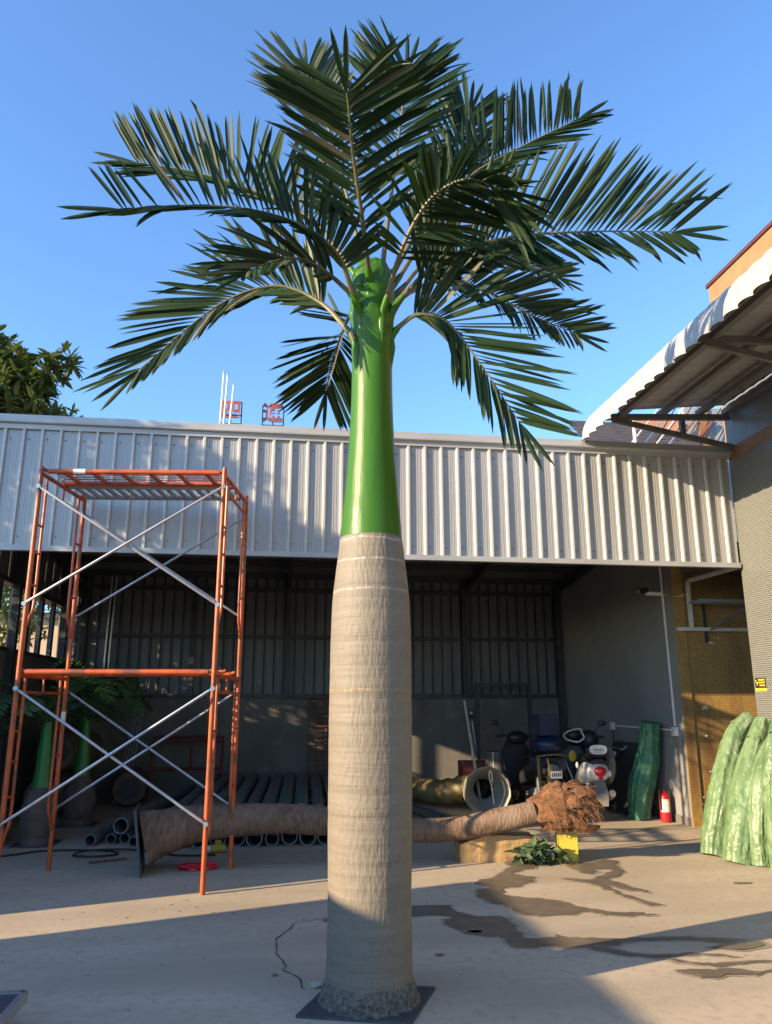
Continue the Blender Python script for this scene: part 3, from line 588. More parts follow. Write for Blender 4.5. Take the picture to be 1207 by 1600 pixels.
t = MB(); t.span((-14.2, 21.8, 3.75), (-5.0, 30.2, 3.9)); obj('roof', t, M['dark_roof'], th_)
# unseen wall added at left; its heights and gap shape the yard's shade
yw = thing('added_shadow_wall', 'unseen wall added left of the yard, its gap letting a band of sun through', 'wall', (-5, 5, 0))
t = MB(); t.span((-5.2, -6.0, 0), (-5.0, 4.63, 2.36)); obj('wall_length', t, M['wall_off'], yw)
t = MB(); t.span((-5.2, 5.42, 0), (-5.0, 8.35, 2.66)); obj('wall_length', t, M['wall_off'], yw)

# ================================================================== TREES
def leaf_mesh(L, w, curl=.25):
    """one pointed leaf along +X, folded along its midrib"""
    vs = []; fs = []
    for i in range(5):
        s = i / 4; ww = w * (0.12 + 0.88 * math.sin(math.pi * min(1, s * .92 + .06)) ** .8) * (1 if s < 1 else .15); z = -curl * L * s * s
        vs += [(L * s, -ww / 2, z + ww * .15), (L * s, 0, z), (L * s, ww / 2, z + ww * .15)]
    for i in range(4):
        a = 3 * i; fs += [(a, a + 3, a + 4, a + 1), (a + 1, a + 4, a + 5, a + 2)]
    return vs, fs
LEAVES = [leaf_mesh(1, .30, c) for c in (.08, .2, .35)]
def rot_to(d, roll=0.0):
    d = Vector(d).normalized(); return d.to_track_quat('X', 'Z').to_matrix() @ Matrix.Rotation(roll, 3, 'X')
def tree(name, label, cat, base, trunk_r, limbs, clusters, leafL, m, singles=0, seed=1, per=9, spread=.10):
    rnd = random.Random(seed); t = thing(name, label, cat, base, None)
    mb = MB(); top = Vector(limbs[0][-1]); mb.tube(catmull(limbs[0], 10), lerp_list([trunk_r, trunk_r * .55], 10), 8); obj('trunk', mb, M['bark'], t, smooth=True)
    for l in limbs[1:]:
        mb = MB(); mb.tube(catmull(l, 8), lerp_list([trunk_r * .5, trunk_r * .1], 8), 6); obj('limb', mb, M['bark'], t, smooth=True)
    crown = MB(); lm = None; k = 0; tips = []
    for (c, rad, n) in clusters:
        c = Vector(c)
        for _ in range(n):
            while True:
                p = Vector((rnd.uniform(-1, 1), rnd.uniform(-1, 1), rnd.uniform(-1, 1)))
                if .25 < p.length < 1: break
            tips.append(c + Vector((p.x * rad[0], p.y * rad[1], p.z * rad[2])))
    for p in tips:
        ax = Vector((rnd.gauss(0, .6), rnd.gauss(0, .6), .7)).normalized()
        for j in range(per):
            a = 2 * math.pi * j / per + rnd.uniform(-.3, .3); u = ax.orthogonal().normalized(); v = ax.cross(u)
            d = (u * math.cos(a) + v * math.sin(a)) * 1.0 + ax * rnd.uniform(-.2, .9); sc = leafL * rnd.uniform(.7, 1.2); mtx = rot_to(d, rnd.uniform(-.5, .5))
            vs, fs = LEAVES[rnd.randrange(3)]; vs2 = [mtx @ (Vector(q) * sc) + p for q in vs]
            if k < singles and p.y < base[1] + .4:
                if lm is None: lm = [bpy.data.meshes.new('leaf') for _ in range(3)]; [q.from_pydata(LEAVES[i_][0], [], LEAVES[i_][1]) for i_, q in enumerate(lm)]; [q.materials.append(m) for q in lm]
                o = bpy.data.objects.new('leaf', lm[rnd.randrange(3)]); COL.objects.link(o); o.parent = t
                o.matrix_basis = Matrix.Translation(p - wo(t)) @ mtx.to_4x4() @ Matrix.Scale(sc, 4); k += 1
            else: crown.add(vs2, fs)
    o = obj('crown', crown, m, t); o['kind'] = 'stuff'
    return t
tree('broadleaf_tree', 'broadleaf tree with leaf rosettes rising over the left end of the shed roof', 'tree', (-5.9, 13, 0), .16,
     [[(-5.9, 13, 0), (-5.85, 13.0, 2.5), (-5.7, 12.9, 5.0)], [(-5.75, 12.95, 4.4), (-5.2, 12.8, 5.6), (-4.2, 12.6, 6.6)], [(-5.7, 12.9, 5.0), (-5.6, 13.1, 6.2), (-5.2, 13.1, 7.4)], [(-4.6, 12.7, 6.3), (-4.1, 12.7, 6.8), (-3.75, 12.7, 7.0)]],
     [((-5.5, 13.1, 6.45), (1.25, 1.2, .95), 230), ((-5.35, 13, 7.3), (.62, .8, .5), 75), ((-4.6, 12.8, 6.75), (.55, .6, .5), 60), ((-4.3, 12.9, 6.3), (.55, .6, .35), 40), ((-3.85, 12.6, 7.05), (.26, .3, .24), 9), ((-4.1, 12.6, 6.85), (.3, .25, .2), 8), ((-5.6, 13, 5.2), (1.0, 1.1, .8), 60)], .27, M['tree_leaf'], 280, 3)
tree('bushy_tree', 'low dark tree top just showing over the shed roof beside the rosette tree', 'tree', (-5.6, 18, 0), .15,
     [[(-5.6, 18, 0), (-5.6, 18, 4), (-5.5, 18, 6.6)], [(-5.5, 18, 6.0), (-5.0, 17.9, 7.2), (-4.9, 17.9, 7.8)]],
     [((-5.7, 18, 7.65), (1.05, 1.0, .68), 150)], .24, M['tree_leaf2'], 0, 5)
for i, (x, y, z, rx, ry, rz_, n_, lab) in enumerate((
        (-5.6, 9.4, 3.2, .5, .9, .95, 190, 'sunlit leafy shrub behind the leftmost bars of the shed opening'), (-5.5, 12.6, 3.3, .55, 1.2, 1.0, 260, 'unseen leafy shrub added to keep sun streaks off the back wall'),
        (-5.6, 15.6, 3.3, .75, .8, .95, 120, 'tall leafy shrub behind the middle of the barred opening'), (-5.7, 18.0, 3.7, .7, 1.0, 1.0, 120, 'leafy shrub in front of the tan house wall'), (-5.6, 20.5, 4.6, .8, 1.0, .8, 90, 'farthest leafy shrub above the tan house wall'))):
    tree('shrub', lab, 'shrub', (x, y, 0), .05, [[(x, y, 0), (x + .05, y, 1.0), (x, y, z - .4)]], [((x, y, z), (rx, ry, rz_), n_)], .19, M['tree_leaf'], 0, 20 + i)
tree('shade_tree', 'dense tree standing beyond the added shadow wall to the left', 'tree', (-7.6, 6.3, 0), .2,
     [[(-7.6, 6.3, 0), (-7.6, 6.3, 2.5), (-7.6, 6.2, 4.4)], [(-7.6, 6.3, 3.6), (-7.4, 5.7, 5.0), (-7.4, 5.3, 5.8)], [(-7.6, 6.3, 3.9), (-7.7, 6.9, 5.0), (-7.7, 7.3, 5.6)]],
     [((-7.6, 6.65, 5.5), (1.0, 1.35, 1.2), 250), ((-7.6, 5.6, 5.6), (.5, .5, .5), 40)], .26, M['tree_leaf2'], 0, 31)
# ================================================================== THE BIG PALM
PC = (.508, 4.47)
palm = thing('palm_tree', 'tall artificial palm with grey ringed trunk and bright green crownshaft amid the yard', 'palm tree', (*PC, 0))
prof0 = [(0.03, .238), (.08, .231), (.2, .2255), (.5, .224), (.75, .228), (1.0, .2315), (1.25, .233), (1.5, .2335), (1.85, .2315), (2.04, .2265), (2.15, .219), (2.23, .210), (2.30, .202), (2.38, .193), (2.455, .184)]
def interp(pr, z):
    for (a, ra), (b, rb_) in zip(pr[:-1], pr[1:]):
        if a <= z <= b: return ra + (rb_ - ra) * (z - a) / (b - a)
    return pr[-1][1] if z > pr[-1][0] else pr[0][1]
zs = [.03 + i * (2.455 - .03) / 170 for i in range(171)]
mb = MB(); mb.lathe((*PC, 0), [(z, interp(prof0, z) * (1 + .006 * noise.noise(Vector((0, 0, z * 16))) + .0035 * noise.noise(Vector((3, 0, z * 47))))) for z in zs], 72, jit=lambda i, a, z: 1 + .006 * noise.noise(Vector((math.cos(a) * 2.2, math.sin(a) * 2.2, z * 3))) + .0022 * noise.noise(Vector((math.cos(a) * 9, math.sin(a) * 9, z * 12))))
obj('trunk', mb, M['trunk'], palm, smooth=True)
prof1 = [(2.456, .1835), (2.53, .178), (2.616, .1725), (2.70, .1635), (2.80, .155), (2.86, .1505), (2.95, .144), (3.02, .1405), (3.2, .133), (3.36, .1285), (3.5, .127), (3.62, .1265), (3.72, .130), (3.79, .134), (3.88, .141), (3.95, .145), (4.03, .142), (4.1, .136), (4.16, .129), (4.22, .118), (4.27, .102), (4.30, .07)]
def shaft_j(i, a, z):
    k = 1 + .004 * noise.noise(Vector((math.cos(a) * 3, math.sin(a) * 3, z * 4)))
    if z > 3.55: k += (.03 + .26 * max(0, z - 3.72)) * noise.noise(Vector((math.cos(a) * 1.6, math.sin(a) * 1.6, z * 7))) + .10 * max(0, z - 3.55) * noise.noise(Vector((math.cos(a) * 5, math.sin(a) * 5, z * 22)))
    return k
zs = [2.456 + i * (4.30 - 2.456) / 130 for i in range(131)]
mb = MB(); mb.lathe((*PC, 0), [(z, interp(prof1, z)) for z in zs], 64, jit=shaft_j); obj('crownshaft', mb, M['shaft'], palm, smooth=True)
# rough cement skirt and steel base plate
def skirt_j(i, a, z):
    amp = .085 * max(0, (.115 - z) / .115) ** .35
    return 1 + amp * (noise.noise(Vector((math.cos(a) * 9, math.sin(a) * 9, z * 22))) * .45 + .9 * noise.noise(Vector((math.cos(a) * 23, math.sin(a) * 23, z * 60))))
mb = MB(); mb.lathe((*PC, 0), [(z, interp([(0.012, .264), (.03, .252), (.06, .2425), (.09, .2355), (.115, .2300), (.125, .226)], z)) for z in [.012 + i * .00275 for i in range(41)]], 260, jit=skirt_j); obj('cement_skirt', mb, M['paste'], palm, smooth=True)
c4 = [(.125, 4.305), (.675, 4.135), (.885, 4.60), (.335, 4.77)]
mb = MB(); mb.poly([(x, y, .002) for x, y in c4], .012); bpl = obj('base_plate', mb, M['plate'], palm)
for (x, y) in ((.185, 4.375), (.66, 4.205), (.825, 4.575), (.225, 4.46)):
    mb = MB(); mb.cyl((x, y, .0142), (x, y, .0165), .014, 12); obj('bolt_hole', mb, M['pipe_in'], bpl)
# fronds: rachis curve in metres, blade normal hint, leaflet length, keel angle, droop, bare part, leaflet angles, density
FRONDS = [
([(0.471, 4.34, 4.131), (0.395, 4.05, 4.338), (0.311, 3.75, 4.537), (0.273, 3.57, 4.635), (0.251, 3.49, 4.706)], (0, 0.3, 1), 0.5, 0.2, 1.1, ((62, 58, 1, 12, 0.28), (62, 58, 1, 12, 0.28))),
([(0.45, 4.42, 4.2), (0.359, 4.47, 4.674), (0.223, 4.49, 5.248), (0.094, 4.52, 5.597), (0.045, 4.53, 5.803)], (0.3, -1, -0.1), 0.5, 0.28, 1.0, ((58, 34, 1, 6, 0.06), (58, 34, 1, 6, 0.06))),
([(0.575, 4.52, 4.27), (0.645, 4.55, 4.907), (0.717, 4.57, 5.502), (0.745, 4.59, 5.766), (0.769, 4.59, 5.952)], (0, -1, -0.1), 0.55, 0.3, 1.0, ((60, 36, 1, 6, 0.1), (60, 36, 1, 6, 0.1))),
([(0.635, 4.49, 4.234), (0.904, 4.52, 4.735), (1.255, 4.57, 5.148), (1.673, 4.59, 5.453), (2.05, 4.59, 5.694)], (0, -1, -0.1), 0.5, 0.25, 0.9, ((58, 48, 0.95, 4, 0.02), (28, 14, 0.85, 20, 0.05))),
([(0.659, 4.37, 3.982), (0.913, 4.22, 4.193), (1.286, 4.07, 4.29), (1.783, 3.97, 4.312), (2.321, 3.92, 4.327)], (0, -1, -0.2), 0.56, 0.14, 1.0, ((58, 42, 1.08, 4, 0.06), (40, 34, 0.62, 10, 0.18))),
([(0.572, 4.33, 3.932), (0.649, 4.09, 4.19), (0.776, 3.87, 4.368), (0.953, 3.71, 4.404), (1.134, 3.61, 4.28)], (-0.2, 0.3, 1), 0.55, 0.2, 1.1, ((72, 30, 1, -25, 0.35), (72, 30, 1, -25, 0.35))),
([(0.712, 4.55, 4.124), (1.029, 4.77, 4.392), (1.37, 4.92, 4.434), (1.758, 5.02, 4.31), (2.109, 5.07, 4.213)], (0.1, -1, -0.1), 0.48, 0.18, 1.0, ((48, 30, 1.0, 4, 0.1), (62, 50, 0.5, 25, 0.5))),
([(0.649, 4.42, 3.807), (0.778, 4.35, 3.882), (0.937, 4.27, 3.815), (1.112, 4.19, 3.53), (1.343, 4.13, 3.108)], (0.2, -1, -0.3), 0.54, 0.22, 1.15, ((58, 40, 1, 4, 0.1), (42, 24, 0.75, 8, 0.1))),
([(0.387, 4.33, 3.94), (0.246, 4.13, 4.138), (-0.027, 3.92, 4.188), (-0.424, 3.75, 4.126), (-0.893, 3.63, 3.977)], (0, -1, 0.1), 0.5, 0.16, 1.0, ((30, 16, 0.6, 30, 0.12), (82, 74, 0.85, 4, 0.0))),
([(0.404, 4.55, 4.251), (0.122, 4.72, 4.751), (-0.289, 4.87, 5.061), (-0.758, 4.97, 5.249), (-1.157, 5.03, 5.324)], (0, -1, -0.1), 0.56, 0.2, 0.9, ((26, 14, 0.7, 25, 0.05), (75, 50, 1, 4, 0.03))),
([(0.382, 4.47, 4.054), (0.204, 4.42, 4.18), (0.038, 4.27, 4.165), (-0.116, 4.19, 4.089), (-0.278, 4.11, 3.955)], (-0.2, -1, 0.1), 0.47, 0.18, 1.1, ((50, 40, 0.35, 20, 0.3), (36, 20, 1, 6, 0.05))),
([(0.366, 4.39, 3.742), (0.171, 4.52, 4.021), (-0.121, 4.62, 4.171), (-0.492, 4.69, 4.038), (-0.976, 4.75, 3.573)], (-0.2, -1, -0.1), 0.56, 0.22, 0.95, ((34, 18, 0.5, 10, 0.25), (40, 26, 1.05, 4, 0.06))),
([(0.411, 4.59, 4.003), (0.395, 4.97, 4.161), (0.36, 5.37, 4.194), (0.314, 5.52, 4.076), (0.279, 5.62, 3.866)], (0.1, -1, -0.1), 0.5, 0.18, 1.1, ((66, 34, 1, 6, 0.1), (66, 34, 1, 6, 0.1))),
([(0.681, 4.57, 4.237), (0.896, 4.77, 4.701), (1.124, 4.92, 5.226), (1.255, 4.97, 5.702), (1.329, 4.97, 6.003)], (0, -1, -0.1), 0.5, 0.25, 1.0, ((45, 24, 1, 6, 0.03), (45, 24, 1, 6, 0.03))),
([(0.702, 4.57, 4.168), (0.96, 4.92, 4.62), (1.373, 5.27, 4.956), (1.775, 5.47, 5.057), (2.191, 5.57, 4.991)], (0, -1, 0.2), 0.45, 0.2, 0.9, ((50, 30, 0.9, 5, 0.1), (50, 35, 0.6, 20, 0.3)))]

ALL_LEAFLETS = []
rnd = random.Random(11)
def leaflet(base, d, width_dir, L, w, droop, m, tw=0.0, split=False):
    d = d.normalized(); wd = (width_dir - d * width_dir.dot(d)).normalized(); up = d.cross(wd)
    if tw: q = Matrix.Rotation(tw, 3, d); wd = q @ wd; up = q @ up
    vs = []; fs = []; p = Vector(base); N = 6; dd = d.copy()
    for i in range(N + 1):
        s = i / N; ww = w * (min(1, .25 + s * 3.4) if s < .5 else (1 - ((s - .5) / .5) ** 3.5 * (.92 if not split else .68)))
        vs += [p - wd * ww / 2 + up * ww * .16, p.copy(), p + wd * ww / 2 + up * ww * .16]
        dd = (dd + Vector((0, 0, -droop * (.15 + s) / N))).normalized(); p = p + dd * L / N
    if split: vs[-2] = vs[-2] - dd * L * .10
    for i in range(N):
        a = 3 * i; fs += [(a, a + 1, a + 4, a + 3), (a + 1, a + 2, a + 5, a + 4)]
    return vs, fs
CAMP = Vector((0, 0, 1.5))
for fi, (pts, N, ll, st, dens, sides) in enumerate(FRONDS):
    P = catmull(pts, 60); L = sum((P[i + 1] - P[i]).length for i in range(60)); N = Vector(N)
    frm = MB(); base = (Vector((*PC, P[0].z - .10))).lerp(P[0], .55); base.z = P[0].z - .12
    frm.tube([base] + P, [.021] + [.019 - .0165 * (i / 60) ** .8 for i in range(61)], 8)
    fo = obj('frond', frm, M['rachis'], palm, smooth=True, loc=P[0]); org = fo
    fo.location = P[0] - wo(palm)
    gs = MB(); hd = Vector((P[0].x - PC[0], P[0].y - PC[1], 0)); hd = hd.normalized() if hd.length > .01 else Vector((0, -1, 0)); ax_ = Vector((*PC, 0))
    gs.tube(catmull([ax_ + hd * .108 + Vector((0, 0, P[0].z - .36)), ax_ + hd * .112 + Vector((0, 0, P[0].z - .24)), ax_ + hd * .118 + Vector((0, 0, P[0].z - .12)), base.lerp(P[0], .5), P[2]], 24), lerp_list([.004, .016, .030, .034, .026, .0200], 24), 14, jit=lambda i, j, p: 1 + .12 * noise.noise(Vector((p.x * 14, p.y * 14, p.z * 26)))); obj('frond_sheath', gs, M['shaft'], fo, smooth=True)
    npair = int(max(28, 47 * (L / 1.7) * dens)); pale = fi in (1,)
    for side in (-1, 1):
        a0, a1, mult, vang, droop = sides[0 if side < 0 else 1]
        k = 0; tuft = 0.0
        for k in range(npair + 1):
            if rnd.random() < .07: continue
            if rnd.random() < .16: tuft = rnd.uniform(-8, 8)             # leaflets hang together in small groups
            s = st + (1 - st) * (k + (.25 if side > 0 else 0) + rnd.uniform(-.12, .12)) / npair; s = max(st, min(.995, s)); x = s * 60; i = min(59, int(x)); p = P[i].lerp(P[i + 1], x - i); T = (P[i + 1] - P[max(0, i - 1)]).normalized()
            Nn = (N - T * N.dot(T)).normalized(); S = T.cross(Nn) * side
            q = (s - st) / (1 - st); ang = R(a0 + (a1 - a0) * q ** 1.1 + tuft + rnd.uniform(-3, 3)); va = R(vang + rnd.uniform(-10, 10))
            d = T * math.cos(ang) + (S * math.cos(va) + Nn * math.sin(va)) * math.sin(ang)
            LL = ll * (.66 + .40 * math.sin(math.pi * (.12 + .74 * q))) * rnd.uniform(.86, 1.10) * mult * (1.0 if q < .92 else .85)
            ww = rnd.uniform(.029, .043) * (1 - .2 * q)
            wd = T * 1.0 + Nn * rnd.uniform(-.25, .25) * side              # the blade's width lies along the rachis
            vs, fs = leaflet(p, d, wd, LL, ww, droop * rnd.uniform(.5, 1.6) + (rnd.uniform(.6, 1.6) if rnd.random() < .035 else 0), None, rnd.uniform(-.45, .45), rnd.random() < .45)
            tip = Vector(vs[-2]); view = (p - CAMP); app = ((tip - p).cross(view.normalized())).length / view.length
            ALL_LEAFLETS.append((app, fi, fo, vs, fs, 'frond_pale' if pale and rnd.random() < .8 or (fi in (10, 1) and rnd.random() < .3) else rnd.choices(('frond', 'frond_green', 'frond_dry'), (.70, .27, .03))[0]))
    p = P[60]; T = (P[60] - P[57]).normalized()
    for k in range(2):
        Nn = (N - T * N.dot(T)).normalized(); S = T.cross(Nn); d = T + S * (.14 if k else -.12)
        vs, fs = leaflet(p, d, S, ll * .62, .03, .06, None); ALL_LEAFLETS.append((1.0, fi, fo, vs, fs, 'frond_pale' if pale else 'frond'))
ALL_LEAFLETS.sort(key=lambda q: -q[0])
rest = {}
for idx, (app, fi, fo, vs, fs, pale) in enumerate(ALL_LEAFLETS):
    if idx < 300:
        mb = MB(); mb.add(vs, fs); obj('leaflet', mb, M[pale], fo, loc=vs[1])
    else:
        mb = rest.setdefault((fi, pale), (fo, MB()))[1]; mb.add(vs, fs)
for (fi, pale), (fo, mb) in rest.items():
    o = obj('leaflets', mb, M[pale], fo); o['kind'] = 'stuff'

# ================================================================== SCAFFOLD
sc = thing('scaffold', 'two-storey orange tube scaffold with silver cross braces in front of the shed', 'scaffold', (-1.33, 7.53, 0))
FR, FL, BR, BL = Vector((-.575, 6.95, 0)), Vector((-2.235, 7.12, 0)), Vector((-.415, 7.94, 0)), Vector((-2.085, 8.10, 0))
JZ, TZ = 1.77, 3.585
def frame(f, b, z0, z1, nm='end_frame'):
    d = (b - f).normalized(); up = lambda z: Vector((0, 0, z)); H = z1 - z0; ro = .0215; ri = .0135; ins = .135
    mb = MB(); mb.cyl(f + d * .0215 + up(z1 - .03), b - d * .0215 + up(z1 - .03), .02, 10)
    e = obj(nm, mb, M['orange'], sc, smooth=True)
    for p in (f, b):
        t = MB(); t.cyl(p + up(z0 + .002), p + up(z1), ro, 12); obj('leg', t, M['orange'], e, smooth=True)
        s = d if p is f else -d
        t = MB(); t.tube(catmull([p + s * .02 + up(z0 + H * .20), p + s * ins * .55 + up(z0 + H * .26), p + s * ins + up(z0 + H * .33), p + s * ins + up(z0 + H * .6), p + s * ins + up(z1 - .05)], 20), ri, 8); obj('inner_tube', t, M['orange'], e, smooth=True)
        for q in (.42, .58, .72):
            t = MB(); t.cyl(p + s * .021 + up(z0 + H * q), p + s * (ins - .013) + up(z0 + H * q), .0115, 8); obj('rung', t, M['orange'], e, smooth=True)
        t = MB(); t.cyl(p + up(z1 - .012), p + up(z1 + .035), .0175, 10); obj('coupling_pin', t, M['galv'] if z1 < 2 else M['orange'], e, smooth=True)
    a = f + d * (ins + .013); c = b - d * (ins + .013)
    t = MB(); t.cyl(a + up(z1 - .17), c + up(z1 - .17), .0125, 8); obj('lower_bar', t, M['orange'], e, smooth=True)
    m_ = (a + c) / 2; t = MB(); t.cyl(m_ + up(z1 - .16), m_ + up(z1 - .048), .0105, 8); obj('tie', t, M['orange'], e, smooth=True)
    return e
for z0, z1 in ((0.0, JZ), (JZ + .001, TZ)):
    frame(FL, BL, z0, z1); frame(FR, BR, z0, z1)
def brace(a, b, off):
    a = Vector(a); b = Vector(b); d = (b - a).normalized(); w = Vector((0, off, 0))
    t = MB(); t.tube([a + w, a + w + d * .05, b + w - d * .05, b + w], [.005, .0125, .0125, .005], 8); e = obj('cross_brace', t, M['galv'], sc, smooth=True)
    for p in (a, b): t = MB(); t.cyl(p + Vector((0, off - .012, 0)), p + Vector((0, off + .012, 0)), .021, 8); obj('brace_eye', t, M['galv'], e, smooth=True)
for (p, q, off) in ((FL, FR, -.035), (BL, BR, .035)):
    for lo, hi in ((.54, 1.63), (2.35, 3.42)):
        brace((p.x, p.y, hi), (q.x, q.y, lo), off); brace((p.x, p.y, lo), (q.x, q.y, hi), off * 1.9)
def deck(z, y_off, nslat, wid=.42, slat=True, fin=M['orange']):
    """a hooked walkway board between the two end frames"""
    ux = (FR - FL).normalized(); vy = (BL - FL).normalized(); A = FL + ux * .05 + vy * y_off; B = FR - ux * .05 + vy * y_off; up = Vector((0, 0, z))
    mb = MB(); mb.cyl(A + up, B + up, .024, 10); e = obj('walkway', mb, fin, sc, smooth=True)
    t = MB(); t.cyl(A + vy * wid + up, B + vy * wid + up, .024, 10); obj('side_rail', t, fin, e, smooth=True)
    for i in range(nslat):
        p = A.lerp(B, (i + .5) / nslat); t = MB(); t.bar(p + vy * .03 + up, p + vy * (wid - .03) + up, .034, .025); obj('slat', t, fin, e)
    for p in (A, B):
        for v in (0, wid): t = MB(); t.tube([p + vy * v + up, p + vy * v + up + (-ux if p is A else ux) * .045 + Vector((0, 0, .02))], .017, 8); obj('hook', t, M['orange'], e, smooth=True)
    if slat:
        t = MB()
        for k in range(4): t.bar(A + vy * (.09 + .08 * k) + up + Vector((0, 0, .02)), B + vy * (.09 + .08 * k) + up + Vector((0, 0, .02)), .012, .008)
        o = obj('grating', t, M['galv'] if fin != M['orange'] else M['red_frame'], e)
deck(TZ - .005, .03, 6, .40); deck(TZ - .02, .50, 16, .40, fin=M['grey_render'])
deck(JZ - .0, .015, 5, .36); deck(JZ + .01, .47, 5, .40)
for a, b, r in (((-2.02, 7.10, TZ - .0), (-1.9, 7.09, TZ - .0), .0255),):
    ux = (FR - FL).normalized(); A = FL + ux * .28 + (BL - FL).normalized() * .03; t = MB(); t.cyl(A + Vector((0, 0, TZ - .005)), A + ux * .11 + Vector((0, 0, TZ - .005)), .0252, 10); obj('tape_wrap', t, M['tape'], sc, smooth=True)
t = MB(); t.cyl(BL + Vector((0, 0, 1.33)), BL + Vector((0, 0, 1.43)), .0225, 10); obj('tape_wrap', t, M['tape'], sc, smooth=True)

# ================================================================== LYING TRUNK, its props and the pile behind
lg = thing('fallen_palm_trunk', 'brown coir-wrapped palm trunk lying across the yard with a shaggy husk end', 'palm trunk', (1, 7.95, 0))
cl = catmull([(-1.21, 7.94, .29), (-1.05, 7.96, .335), (-.68, 8.0, .405), (-.07, 8.03, .425), (.42, 8.03, .40), (.95, 8.01, .34), (1.43, 7.99, .295), (1.80, 7.95, .315), (2.18, 7.90, .385), (2.53, 7.85, .46)], 110)
rd = lerp_list([.245, .205, .165, .140, .135, .125, .112, .112, .118, .112], 110)
mb = MB(); mb.tube(cl, rd, 28, jit=lambda i, j, p: 1 + .025 * noise.noise(Vector((p.x * 16, j * .05, 0))) + .03 * noise.noise(Vector((p.x * 4, p.y * 6 + j * .3, p.z * 6)))); obj('trunk', mb, M['log'], lg, smooth=True)
q = Matrix.Rotation(R(-9), 3, 'Y'); mb = MB(); mb.box((-1.255, 7.93, .285), (.02, .60, .575), q @ Matrix.Rotation(R(6), 3, 'Z')); pl = obj('end_plate', mb, M['plate'], lg)
hk = MB(); rh = random.Random(5)
hk.ell((2.82, 7.84, .52), (.34, .21, .205), 22, 14, rot=Matrix.Rotation(R(-8), 3, 'Y'), jit=lambda p: 1 + .32 * noise.noise(p * 2.3) + .16 * noise.noise(p * 6)); obj('husk', hk, M['husk'], lg, smooth=False)
for k in range(13):                                     # torn husk flaps standing off the end
    a = rh.uniform(0, 6.28); b0 = Vector((2.62 + rh.uniform(0, .2), 7.84 + math.cos(a) * .15, .51 + math.sin(a) * .14)); d = Vector((rh.uniform(.8, 1), math.cos(a) * rh.uniform(-.05, .3), math.sin(a) * rh.uniform(-.1, .3) - .05)).normalized(); w = d.cross(Vector((0, math.cos(a), math.sin(a)))).normalized()
    fl_ = MB(); L = rh.uniform(.22, .38); vs = []
    for i in range(6):
        s = i / 5; c = b0 + d * L * s + Vector((0, math.cos(a), math.sin(a))) * .06 * math.sin(s * 3); ww = .095 * (1 - s * .5) * rh.uniform(.7, 1.3); vs += [c - w * ww, c + w * ww + d * rh.uniform(-.02, .02)]
    fl_.add(vs, [(2 * i, 2 * i + 1, 2 * i + 3, 2 * i + 2) for i in range(5)]); obj('husk_flap', fl_, M['husk'], lg)
hr = MB()
for k in range(560):
    a = rh.uniform(0, 6.28); p = Vector((2.82 + rh.uniform(-.22, .30), 7.84 + math.cos(a) * .17, .52 + math.sin(a) * .16)); d = Vector((rh.uniform(.1, 1), math.cos(a) + rh.uniform(-.5, .5), math.sin(a) + rh.uniform(-.9, .4))).normalized(); L = rh.uniform(.06, .17)
    c = [p]; 
    for i in range(4): d = (d + Vector((rh.uniform(-.4, .4), rh.uniform(-.4, .4), -.28 + rh.uniform(-.35, .3)))).normalized(); c.append(c[-1] + d * L / 4)
    hr.tube(c, [.0016, .0015, .0013, .0011, .0008], 3, caps=False)
o = obj('coir_fibres', hr, M['fibre_hair'], lg); o['kind'] = 'stuff'
bk = thing('foam_block', 'yellowish torn foam block propping up the lying brown trunk', 'block', (2.17, 8.05, 0))
mb = MB(); nx_, ny_, nz2 = 24, 10, 6; x0, x1, y0, y1 = 1.79, 2.56, 7.92, 8.22
def bq(u, v, w):
    h = .17 + .075 * min(1, u * 3.0) - .05 * max(0, u - .6) ; x = x0 + (x1 - x0) * u; y = y0 + (y1 - y0) * v; z = h * w + .001
    k = .014 * noise.noise(Vector((x * 9, y * 9, z * 12))); return (x + k, y - k, max(.001, z + k * (w > 0)))
grid = {}
def gv(i, j, k):
    if (i, j, k) not in grid: grid[(i, j, k)] = len(mb.v); mb.v.append(bq(i / nx_, j / ny_, k / nz2))
    return grid[(i, j, k)]
for i in range(nx_):
    for j in range(ny_): mb.f += [(gv(i, j, nz2), gv(i + 1, j, nz2), gv(i + 1, j + 1, nz2), gv(i, j + 1, nz2)), (gv(i, j, 0), gv(i, j + 1, 0), gv(i + 1, j + 1, 0), gv(i + 1, j, 0))]
    for k in range(nz2): mb.f += [(gv(i, 0, k), gv(i + 1, 0, k), gv(i + 1, 0, k + 1), gv(i, 0, k + 1)), (gv(i + 1, ny_, k), gv(i, ny_, k), gv(i, ny_, k + 1), gv(i + 1, ny_, k + 1))]
for j in range(ny_):
    for k in range(nz2): mb.f += [(gv(0, j + 1, k), gv(0, j, k), gv(0, j, k + 1), gv(0, j + 1, k + 1)), (gv(nx_, j, k), gv(nx_, j + 1, k), gv(nx_, j + 1, k + 1), gv(nx_, j, k + 1))]
mb.mi = [0] * len(mb.f); obj('foam', mb, M['block'], bk)
tn = thing('yellow_tin', 'square yellow tin with a cut slanting top under the husk end', 'tin', (2.86, 7.93, 0))
mb = MB(); a, b, c, d = (2.77, 7.90), (2.945, 7.83), (2.985, 7.99), (2.81, 8.06)
for (p, q_, h1, h2) in ((a, b, .31, .27), (b, c, .27, .30), (c, d, .30, .33), (d, a, .33, .31)):
    mb.add([(p[0], p[1], .002), (q_[0], q_[1], .002), (q_[0], q_[1], h2), (p[0], p[1], h1)], [(0, 1, 2, 3)])
mb.add([(*a, .004), (*b, .004), (*c, .004), (*d, .004)], [(0, 1, 2, 3)]); obj('tin_body', mb, M['tin'], tn)
